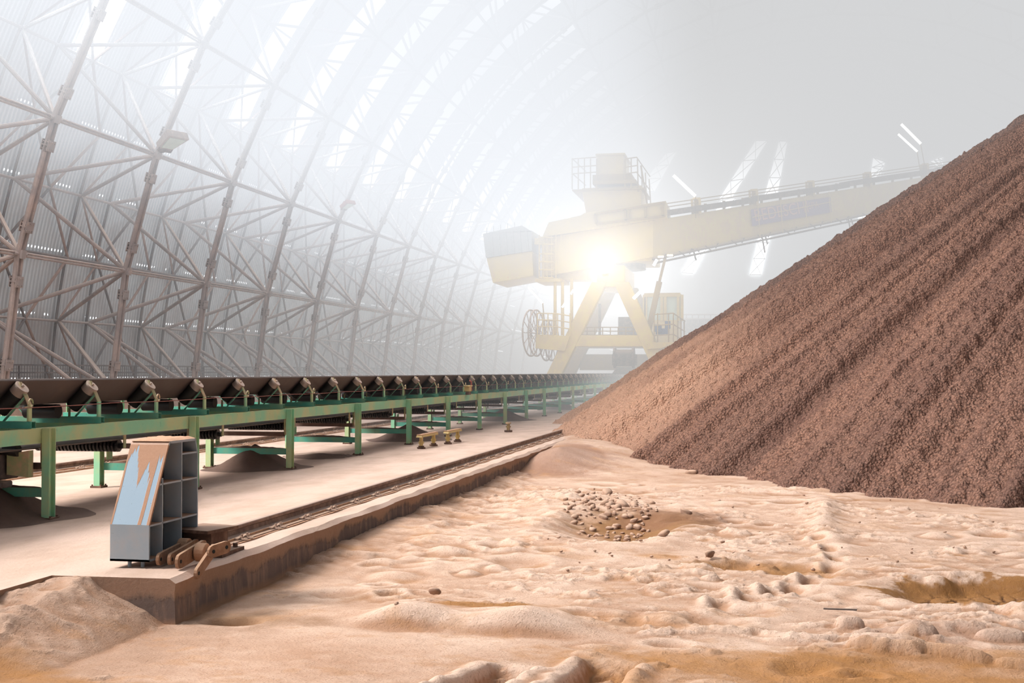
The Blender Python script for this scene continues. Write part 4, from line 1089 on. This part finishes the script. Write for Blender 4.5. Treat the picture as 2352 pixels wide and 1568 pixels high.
m.build('boom_belt', M['dark'], sk)
m = MB()
for dv in (34, 26):
    m.path([bm_pt(u, topv(u) - dv * (1 - .3 * bf(u)), bf(u), 0) for u in us[1:]], .03, 5)
for u in range(1620, 2400, 43):
    m.bar(bm_pt(u, topv(u), bf(u), 0), bm_pt(u, topv(u) - 20 * (1 - .3 * bf(u)), bf(u), 0), .16, .08)
m.build('boom_handrail', M['yellow_d'], sk)
for u in (1600, 1732, 1862, 1993, 2125, 2258):
    m = MB(); f = bf(u); w = 9 * (1 - .25 * f); hgt = 34 * (1 - .25 * f)
    for du in (-w, w): m.bar(bm_pt(u + du, topv(u) + 2, f, -.05), bm_pt(u + du - 2, topv(u) - hgt, f, -.05), .14, .14)
    m.bar(bm_pt(u - w, topv(u) - hgt, f, -.05), bm_pt(u + w, topv(u) - hgt - 1, f, -.05), .12); m.bar(bm_pt(u, topv(u), f, .05), bm_pt(u, topv(u) - hgt, f, .05), .3, .05)
    m.build('idler_frame', M['yellow'], sk)
m = MB()
for dv, dy in ((7, -.25), (14, .2)):
    m.path([bm_pt(u, botv(u) + dv * (1 - .3 * bf(u)), bf(u), dy) for u in us[1:]], .06, 5)
for k, u in enumerate(range(1530, 2400, 30)):
    a = bm_pt(u, botv(u), bf(u), -.2); b = bm_pt(u + (16 if k % 2 else -6), botv(u) + 13 * (1 - .3 * bf(u)), bf(u), -.2); m.bar(a, b, .06)
m.build('under_walkway', M['dark'], sk)
m = MB()
for u, v in ((1597, 598), (1755, 580), (1953, 536)):
    f = bf(u); m.bar(bm_pt(u - 6, botv(u), f), bm_pt(u + 2, v, f), .09); m.bar(bm_pt(u + 2, botv(u), f, .6), bm_pt(u + 8, v - 22, f, .6), .09)
m.build('hanging_rod', M['dark'], sk)
m = MB()
for u in (1740, 1792, 1848, 1903): m.path([bm_pt(u, topv(u), bf(u), -.25), bm_pt(u + 6, botv(u) + 6, bf(u), -.25)], .025, 4)
m.path([bm_pt(1728, 500, bf(1728), -.25), bm_pt(1912, 464, bf(1912), -.25)], .025, 4)
m.build('pipe_line', M['yellow'], sk)
# name board with its lettering
a, b = 1728, 1910
P0, P1 = bm_pt(a, 520, bf(a), -.2), bm_pt(b, 488, bf(b), -.2); P3, P2 = bm_pt(a - 3, 482, bf(a), -.2), bm_pt(b - 3, 453, bf(b), -.2)
m = MB(); bk = Vector((0, .03, 0)); m.hexa([P0, P1, P1 + bk, P0 + bk, P3, P2, P2 + bk, P3 + bk]); sg = m.build('name_board', M['sign'], sk)
X_ = (P1 - P0).normalized(); Zr = (P3 - P0); Yn = X_.cross(Zr).normalized(); Z_ = Yn.cross(X_) * -1
for body, off, size, lift in (('BEDESCHI', .25, 1.0, .25), ('SPA', 4.75, .55, .42)):
    c = bpy.data.curves.new('lettering', 'FONT'); c.body = body; c.size = size; c.extrude = .004; c.materials.append(M['letter']); c.space_character = 1.02
    o = bpy.data.objects.new('lettering', c); COL.objects.link(o)
    org = P0 + X_ * off + Z_.normalized() * (-lift if (Z_.z < 0) else lift)
    zz = Z_ if Z_.z > 0 else -Z_; nn = X_.cross(zz).normalized()
    if nn.y > 0: nn = -nn
    org = P0 + X_ * off + zz.normalized() * lift + nn * .02
    R = Matrix((X_, zz.normalized(), nn)).transposed().to_4x4(); R.translation = org
    o.parent = sg; o.matrix_parent_inverse = (Matrix.Translation(sk.location) @ sg.matrix_parent_inverse).inverted(); o.matrix_world = R
    o.matrix_basis = R
# counterweight
m = MB(); q0 = [up3(1132, 650), up3(1225, 633), up3(1222, 576), up3(1117, 592)]
back = Vector((0, 4, 0)); m.hexa([q0[0], q0[1], q0[1] + back, q0[0] + back, q0[3], q0[2], q0[2] + back, q0[3] + back]); m.build('counterweight_box', M['yellow'], sk, bevel=.04)
m = MB(); q0 = [up3(1117, 592, -.1), up3(1222, 576, -.1), up3(1222, 530, -.1), up3(1110, 537, -.1)]
m.hexa([q0[0], q0[1], q0[1] + back, q0[0] + back, q0[3], q0[2], q0[2] + back, q0[3] + back])
r0 = [up3(1110, 537, -.1), up3(1200, 518, -.1), up3(1222, 532, -.1)]
m.add([r0[0], r0[1], r0[2], r0[0] + back, r0[1] + back, r0[2] + back], [(0, 1, 2), (3, 5, 4), (0, 3, 4, 1), (1, 4, 5, 2), (0, 2, 5, 3)])
for i in range(1, 7): u = 1113 + i * 16; m.bar(up3(u, 536 - i * 1.5, -.14), up3(u + 5, 590 - i * 2.2, -.14), .06)
for i in range(5): u = 1118 + i * 16; m.tube(up3(u, 535 - i * 2), up3(u, 522 - i * 3), .02, 5)
m.build('counterweight_housing', M['grey_clad'], sk)
# machinery housing on the boom root
m = MB(); poly_ = [(1248, 545), (1262, 512), (1335, 496), (1345, 490), (1530, 463), (1532, 500), (1400, 522)]
m.prism(poly_, lambda p: up3(p[0], p[1], 3.2), lambda p: up3(p[0], p[1], -.3)); m.build('boom_housing', M['yellow'], sk)
m = MB()
for a, b in (((1368, 494), (1528, 467)), ((1372, 516), (1528, 498)), ((1368, 494), (1372, 516)), ((1437, 483), (1440, 508)), ((1520, 470), (1524, 498)), ((1445, 484), (1445, 506)), ((1483, 478), (1484, 502))): m.bar(up3(*a, -.4), up3(*b, -.4), .12)
m.build('window_frame', M['yellow_d'], sk)
# upper platform with the machine house
m = MB(); p = up3(1340, 494, 0); q = up3(1476, 428, 0); m.hexa([up3(1345, 494, .3), up3(1470, 486, .3), up3(1470, 486, 4), up3(1345, 494, 4), up3(1336, 432, .0), up3(1474, 425, 0), up3(1474, 425, 4), up3(1336, 432, 4)]); m.build('tower_body', M['yellow'], sk, bevel=.05)
m = MB(); m.box(tuple(up3(1316, 440, -.3)), tuple(up3(1480, 432, 4.2))); m.box(tuple(up3(1365, 425, -.35)), tuple(up3(1462, 414, 4.0))); m.build('deck', M['yellow_d'], sk)
m = MB(); m.box(tuple(up3(1371, 420, 0)), tuple(up3(1432, 355, 3.2))); m.box(tuple(up3(1368, 358, -.1)), tuple(up3(1436, 351, 3.4))); m.build('machine_house', M['yellow'], sk, bevel=.03)
m = MB(); m.box(tuple(up3(1362, 424, -.2)), tuple(up3(1452, 400, 3.5))); m.build('house_base', M['yellow_d'], sk)
m = MB()
for a, b in ((1316, 1372), (1437, 1464)):
    for v in (366, 385, 400): m.tube(up3(a, v + 1, -.3), up3(b, v - 3, -.3), .035, 6)
    u = a
    while u <= b: m.tube(up3(u, 366, -.3), up3(u, 436, -.3), .035, 6); u += 14
for v in (366, 400): m.tube(up3(1316, v, -.3), up3(1322, v, 4.2), .035, 6); m.tube(up3(1464, v - 2, -.3), up3(1478, v + 12, 4.2), .035, 6)
for i in range(4): m.tube(up3(1464 + i * 5, 366 + i * 8, i * 1.1), up3(1466 + i * 6, 440 + i * 10, i * 1.1), .035, 6)
m.tube(up3(1472, 380, 0), up3(1484, 470, 1), .05, 6)
m.build('deck_railing', M['yellow_d'], sk)
# caged ladder and its landing on the left
m = MB()
for u in (1240, 1250, 1258, 1268, 1278, 1290): m.tube(up3(u, 540, -.2), up3(u, 640 if u < 1280 else 560, -.2), .03, 5)
for v in (546, 562, 584, 602, 620, 638): m.path([up3(1240, v, -.2), up3(1255, v + 2, -.9), up3(1272, v, -.2)], .04, 5)
for v in range(548, 640, 7): m.tube(up3(1262, v, -.1), up3(1275, v, -.1), .025, 5)
m.build('caged_ladder', M['yellow'], sk)
m = MB(); m.box(tuple(up3(1232, 648, -.4)), tuple(up3(1290, 640, 3))); m.box(tuple(up3(1226, 560, .2)), tuple(up3(1262, 545, 3))); m.box(tuple(up3(1242, 640, 1)), tuple(up3(1345, 560, 3))); m.build('landing', M['yellow'], sk)
m = MB()
for u, v0 in ((1275, 648), (1292, 648), (1313, 640)): m.tube(up3(u, 770, 0), up3(u, v0, 0), .09, 8)
m.build('platform_post', M['yellow'], sk)
# low side decks
m = MB(); m.hexa([up3(1233, 800, -.5), up3(1300, 806, -.5), up3(1300, 806, 4), up3(1233, 800, 4), up3(1235, 768, -.5), up3(1312, 772, -.5), up3(1312, 772, 4), up3(1235, 768, 4)]); m.build('side_deck', M['yellow'], sk)
m = MB()
for v in (720, 735, 750): m.path([up3(1238, v, -.5), up3(1282, v + 1, -.5), up3(1312, v + 6, -.5)], .035, 5)
for u in (1238, 1250, 1262, 1274, 1284, 1298, 1312): m.tube(up3(u, 720, -.5), up3(u, 772, -.5), .035, 5)
m.build('deck_railing', M['yellow'], sk)
m = MB(); m.hexa([up3(1488, 802, -.5), up3(1520, 800, -.5), up3(1520, 800, 4), up3(1488, 802, 4), up3(1490, 788, -.5), up3(1558, 786, -.5), up3(1558, 786, 4), up3(1490, 788, 4)]); m.build('side_deck', M['yellow'], sk)
m = MB()
for v in (720, 745, 768): m.path([up3(1504, v + 3, -.5), up3(1548, v, -.5), up3(1566, v + 12, 3)], .035, 5)
for u in (1504, 1512, 1537, 1548): m.tube(up3(u, 720, -.5), up3(u, 786, -.5), .035, 5)
for i in range(3): m.tube(up3(1554 + 5 * i, 725 + 4 * i, 1 + i), up3(1554 + 5 * i, 795, 1 + i), .035, 5)
m.build('deck_railing', M['yellow_d'], sk)
m = MB(); m.box(tuple(up3(1527, 754, 0)), tuple(up3(1539, 737, .5))); m.box(tuple(up3(1506, 768, 0)), tuple(up3(1536, 754, .6))); m.tube(up3(1512, 762, -.1), up3(1512, 745, -.1), .2, 10)
m.build('hydraulic_motor', M['bluebox'], sk)
m = MB(); m.bar(up3(1488, 758, .5), up3(1513, 645, .5), .3, .3, ref=(0, 1, 0)); m.bar(up3(1513, 645, .5), up3(1527, 588, .5), .14, .14, ref=(0, 1, 0)); m.build('luffing_cylinder', M['yellow_d'], sk)
m = MB(); m.bar(up3(1505, 760, 4), up3(1462, 790, 4), .5); m.box(tuple(up3(1560, 842, 4)), tuple(up3(1500, 802, 5))); m.build('lower_block', M['yellow_d'], sk)
# operator's cab
cb = MB()
p0 = up3(1474, 786, 2.6); q0 = up3(1551, 730, 2.6); cb.box((p0.x, p0.y, p0.z), (q0.x, p0.y + 2.2, q0.z)); ca = cb.build('cab_shell', M['yellow'], sk, bevel=.04)
cb = MB()
for u in (1470, 1474, 1512, 1520, 1551, 1560):
    cb.bar(up3(u, 732, 2.6), up3(u, 670, 2.6), .16)
cb.bar(up3(1470, 671, 2.6), up3(1556, 670, 2.6), .22); cb.box(tuple(up3(1470, 672, 2.6)), tuple(up3(1556, 667, 4.8)))
cb.build('cab_frame', M['yellow'], sk)
gl = MB(); gl.box(tuple(up3(1476, 731, 2.75)), tuple(up3(1550, 673, 2.8))); gl.box(tuple(up3(1552, 731, 2.8)), tuple(up3(1559, 675, 4.6))); gl.build('cab_window', M['glass'], sk)
# cable reels
for u, v, r, dy in ((1228, 765, 2.45, -.3), (1250, 780, 2.2, 1.6)):
    m = MB(); c = up3(u, v, dy)
    for s in (-.16, .16):
        ring = [Vector((c.x + s, c.y + r * .35 * math.cos(a) * 1.0, c.z + r * .52 * math.sin(a) * 1.0)) for a in [2 * PI * k / 36 for k in range(37)]]
        ring = [Vector((c.x + s + .28 * math.cos(a) * r * .35, c.y + r * .5 * math.cos(a), c.z + r * .5 * math.sin(a) * 1.05)) for a in [2 * PI * k / 36 for k in range(37)]]
        m.path(ring, .05, 6)
        for k in range(0, 36, 3): m.tube(Vector((c.x + s, c.y, c.z)), ring[k], .025, 5)
    m.build('cable_reel', M['roller_end'], sk)
bpy.context.view_layer.update()

# tube lamps on the machine
def tube_lamp(p, q, label, pole=None, r=.055):
    p = Vector(p); q = Vector(q); t = empty('tube_lamp', tuple((p + q) / 2), label, 'lamp')
    m = MB(); m.tube(p, q, r, 10); m.build('light_tube', M['tube'], t)
    m = MB(); o = Vector((0, .1, .04)); m.bar(p + o, q + o, .12, .05); m.build('lamp_housing', M['grey_clad'], t)
    if pole:
        m = MB()
        for a, b in pole: m.tube(a, b, .03, 6)
        m.build('lamp_pole', M['yellow_d'], t)
tube_lamp(up3(1218, 662, -.6), up3(1250, 697, -.6), 'lit tube slanting down above the left cable reels', [(up3(1250, 697, -.5), up3(1256, 760, -.5))])
tube_lamp(up3(1295, 707, -.6), up3(1309, 686, -.6), 'lower of two short lit tubes left of the portal leg')
tube_lamp(up3(1315, 677, -.6), up3(1320, 667, -.6), 'shortest lit tube, above its neighbour left of the portal leg')
tube_lamp(up3(1457, 687, -.6), up3(1490, 655, -.6), 'lit tube rising beside the operator cab roof', r=.09)
tube_lamp(up3(1503, 612, -.6), up3(1511, 598, -.6), 'small lit tube under the root of the boom', r=.08)
tube_lamp(up3(1235, 517, 1), up3(1276, 470, 1), 'long lit tube between counterweight and boom housing', r=.09)
tube_lamp(up3(1290, 505, 1), up3(1303, 491, 1), 'short lit tube above the sloping boom housing', r=.08)
f = bf(1590); tube_lamp(bm_pt(1547, 403, f), bm_pt(1597, 450, f), 'lit tube on a short pole over the boom near the tower', [(bm_pt(1597, 450, f, .1), bm_pt(1598, 500, f, .1))], .09)
f = bf(2115); tube_lamp(bm_pt(2070, 285, f), bm_pt(2115, 330, f), 'upper of the twin lit tubes over the boom near the heap', [(bm_pt(2115, 330, f, .1), bm_pt(2128, 400, f, .1))], .09)
tube_lamp(bm_pt(2063, 308, f), bm_pt(2107, 348, f), 'lower of the twin lit tubes over the boom near the heap', [(bm_pt(2107, 348, f, .1), bm_pt(2116, 405, f, .1))], .07)
for u, v, l in ((1520, 592, 'left of two small warm lamps under the boom root'), (1541, 589, 'right of two small warm lamps under the boom root')):
    t = empty('work_lamp', tuple(up3(u, v, -.7)), l, 'lamp'); p = up3(u, v, -.7); m = MB(); m.box(tuple(p - Vector((.16, .05, .05))), tuple(p + Vector((.16, .0, .05)))); m.build('lamp_face', M['warm'], t)
    m = MB(); m.box(tuple(p - Vector((.2, 0, .08))), tuple(p + Vector((.2, .15, .08)))); m.build('lamp_housing', M['dark'], t)
# the dazzling floodlight
LP = up3(1395, 612, -1.2)
t = empty('flood_lamp', tuple(LP), 'dazzling round floodlight at the middle of the yellow machine', 'lamp')
m = MB(); m.tube(LP - Vector((0, .02, 0)), LP + Vector((0, .04, 0)), .42, 28); m.build('lamp_face', M['flood'], t)
m = MB(); m.tube(LP + Vector((0, .04, 0)), LP + Vector((0, .5, 0)), .5, 24, .3); m.build('lamp_housing', M['dark'], t)
m = MB(); m.bar(LP + Vector((0, .3, -.6)), LP + Vector((0, .3, -.3)), .3); m.build('lamp_bracket', M['yellow'], t)

# small plant room far behind on the right
t = empty('far_shed', tuple(at(1610, 850, 104)), 'grey shed with a railed roof far behind the ore heap', 'shed')
m = MB(); m.box(tuple(at(1562, 850, 104)), tuple(at(1648, 740, 110))); m.build('shed_wall', M['dark'], t)
m = MB()
for v in (722, 732): m.tube(at(1560, v, 104), at(1650, v, 104), .06, 5)
for u in range(1562, 1650, 14): m.tube(at(u, 722, 104), at(u, 742, 104), .05, 5)
m.build('roof_railing', M['steel'], t)

# ------------------------------------------------------------------ haze
def haze_mat():
    m, nt, ns, ls = mat_new('dust_haze')
    out = N(ns, 'ShaderNodeOutputMaterial')
    g = N(ns, 'ShaderNodeNewGeometry'); sep = N(ns, 'ShaderNodeSeparateXYZ'); ls.new(g.outputs['Position'], sep.inputs[0])
    X, Y, Z = sep.outputs
    low = math_n(ns, ls, 'MULTIPLY', ramp(ns, ls, Y, 22, 60), HZ_LOW)
    upz = ramp(ns, ls, Z, 3.0, 17)
    upy = ramp(ns, ls, Y, 26, 62)
    up_ = math_n(ns, ls, 'MULTIPLY', math_n(ns, ls, 'MULTIPLY', upz, upy), math_n(ns, ls, 'ADD', HZ_UP, math_n(ns, ls, 'ADD', math_n(ns, ls, 'MULTIPLY', ramp(ns, ls, X, 0, -8), .012), math_n(ns, ls, 'MULTIPLY', ramp(ns, ls, Z, 14, 24), .07))))
    left = math_n(ns, ls, 'MULTIPLY', math_n(ns, ls, 'MULTIPLY', ramp(ns, ls, Z, 5.5, 13.5), ramp(ns, ls, X, -4, -13)), math_n(ns, ls, 'ADD', HZ_LEFT, math_n(ns, ls, 'MULTIPLY', ramp(ns, ls, Y, 72, 40), .11)))
    den = math_n(ns, ls, 'ADD', math_n(ns, ls, 'ADD', low, up_), left)
    # emission stands in for light on the dust: bluish under the skylights, neutral grey to the right, dimmer low down
    cr = mixc(ns, ls, ramp(ns, ls, X, -2, -10), (.66, .665, .675), (.90, .93, .98))
    cr = mixc(ns, ls, ramp(ns, ls, Z, 9, 3), cr, (.60, .60, .60))
    em = N(ns, 'ShaderNodeEmission'); ls.new(cr, em.inputs[0])
    ab = N(ns, 'ShaderNodeVolumeAbsorption'); ab.inputs[0].default_value = (0, 0, 0, 1)
    ls.new(den, ab.inputs[1]); ls.new(den, em.inputs[1])
    # floodlight halo put in as emission fading with distance
    dist = N(ns, 'ShaderNodeVectorMath'); dist.operation = 'DISTANCE'; ls.new(g.outputs['Position'], dist.inputs[0]); dist.inputs[1].default_value = tuple(LP)
    r2 = math_n(ns, ls, 'MULTIPLY', dist.outputs['Value'], dist.outputs['Value'])
    halo = math_n(ns, ls, 'ADD', math_n(ns, ls, 'DIVIDE', HALO, math_n(ns, ls, 'ADD', r2, 1.0)), math_n(ns, ls, 'DIVIDE', .9, math_n(ns, ls, 'ADD', r2, 40.0)))
    halo = math_n(ns, ls, 'MULTIPLY', halo, ramp(ns, ls, dist.outputs['Value'], 22, 1))
    e2 = N(ns, 'ShaderNodeEmission'); e2.inputs[0].default_value = (1, .98, .94, 1); ls.new(halo, e2.inputs[1])
    a1 = N(ns, 'ShaderNodeAddShader'); a2 = N(ns, 'ShaderNodeAddShader')
    ls.new(em.outputs[0], a1.inputs[0]); ls.new(ab.outputs[0], a1.inputs[1]); ls.new(a1.outputs[0], a2.inputs[0]); ls.new(e2.outputs[0], a2.inputs[1])
    ls.new(a2.outputs[0], out.inputs['Volume']); return m
HZ_LOW, HZ_UP, HZ_LEFT, HALO = .023, .030, .045, .5
m = MB(); m.box((-24.8, 20, .0), (33, YB - .6, 29.0)); hzo = m.build('haze', haze_mat())
tag(hzo, 'white dust haze filling the far end and the roof of the hall', 'haze', kind='stuff')

# ------------------------------------------------------------------ light
w = bpy.data.worlds.new('sky'); sc.world = w; w.use_nodes = True
bg = w.node_tree.nodes['Background']; bg.inputs[0].default_value = (.90, .94, 1, 1); bg.inputs[1].default_value = .46
_n = w.node_tree.nodes; _l = w.node_tree.links; _tc = _n.new('ShaderNodeTexCoord'); _sp = _n.new('ShaderNodeSeparateXYZ'); _l.new(_tc.outputs['Generated'], _sp.inputs[0])
_mr = _n.new('ShaderNodeMapRange'); _l.new(_sp.outputs[0], _mr.inputs[0]); _mr.inputs[1].default_value = .5; _mr.inputs[2].default_value = -.5; _mr.inputs[3].default_value = .18; _mr.inputs[4].default_value = .9
_l.new(_mr.outputs[0], bg.inputs[1])
def area(name, loc, target, sx, sy, e, col=(1, 1, 1)):
    l = bpy.data.lights.new(name, 'AREA'); l.shape = 'RECTANGLE'; l.size = sx; l.size_y = sy; l.energy = e; l.color = col
    o = bpy.data.objects.new(name, l); COL.objects.link(o); o.location = loc
    o.rotation_euler = (Vector(target) - Vector(loc)).to_track_quat('-Z', 'Y').to_euler(); return o
area('added_area_light', (-12, 29, 19), (-1, 13, 0), 4, 9, 8800, (1, .97, .93))  # added key light from the left rear, out of view
area('added_area_light', (-21, 8, 17), (-5, 16, 0), 5, 8, 9000, (1, .96, .92))  # added front-left key that brightens the foreground
area('added_area_light', (-10, 48, 22), (-6, 50, 0), 8, 50, 3500, (.95, .97, 1))  # added fill lamp over the middle bays
area('added_area_light', (-10, 95, 22), (-6, 95, 0), 8, 30, 4000, (.95, .97, 1))  # added fill lamp over the far bays

dg = bpy.context.evaluated_depsgraph_get()
for o in [o for o in COL.objects if o.type == 'FONT']:
    me = bpy.data.meshes.new_from_object(o.evaluated_get(dg)); n_ = bpy.data.objects.new('text_mesh', me); COL.objects.link(n_)
    n_.parent = o.parent; n_.matrix_parent_inverse = o.matrix_parent_inverse.copy(); n_.matrix_basis = o.matrix_basis.copy()
    nm = o.name
    if 'label' in o: n_['label'] = o['label']
    bpy.data.objects.remove(o); n_.name = nm

sc.view_settings.view_transform = 'Standard'; sc.view_settings.look = 'None'; sc.view_settings.exposure = 0; sc.view_settings.gamma = 1
sc.cycles.max_bounces = 5; sc.cycles.diffuse_bounces = 3; sc.cycles.volume_bounces = 0; sc.cycles.volume_step_rate = 2.0
sc.cycles.use_denoising = True; sc.cycles.use_adaptive_sampling = True; sc.cycles.adaptive_threshold = .14; sc.cycles.adaptive_min_samples = 8
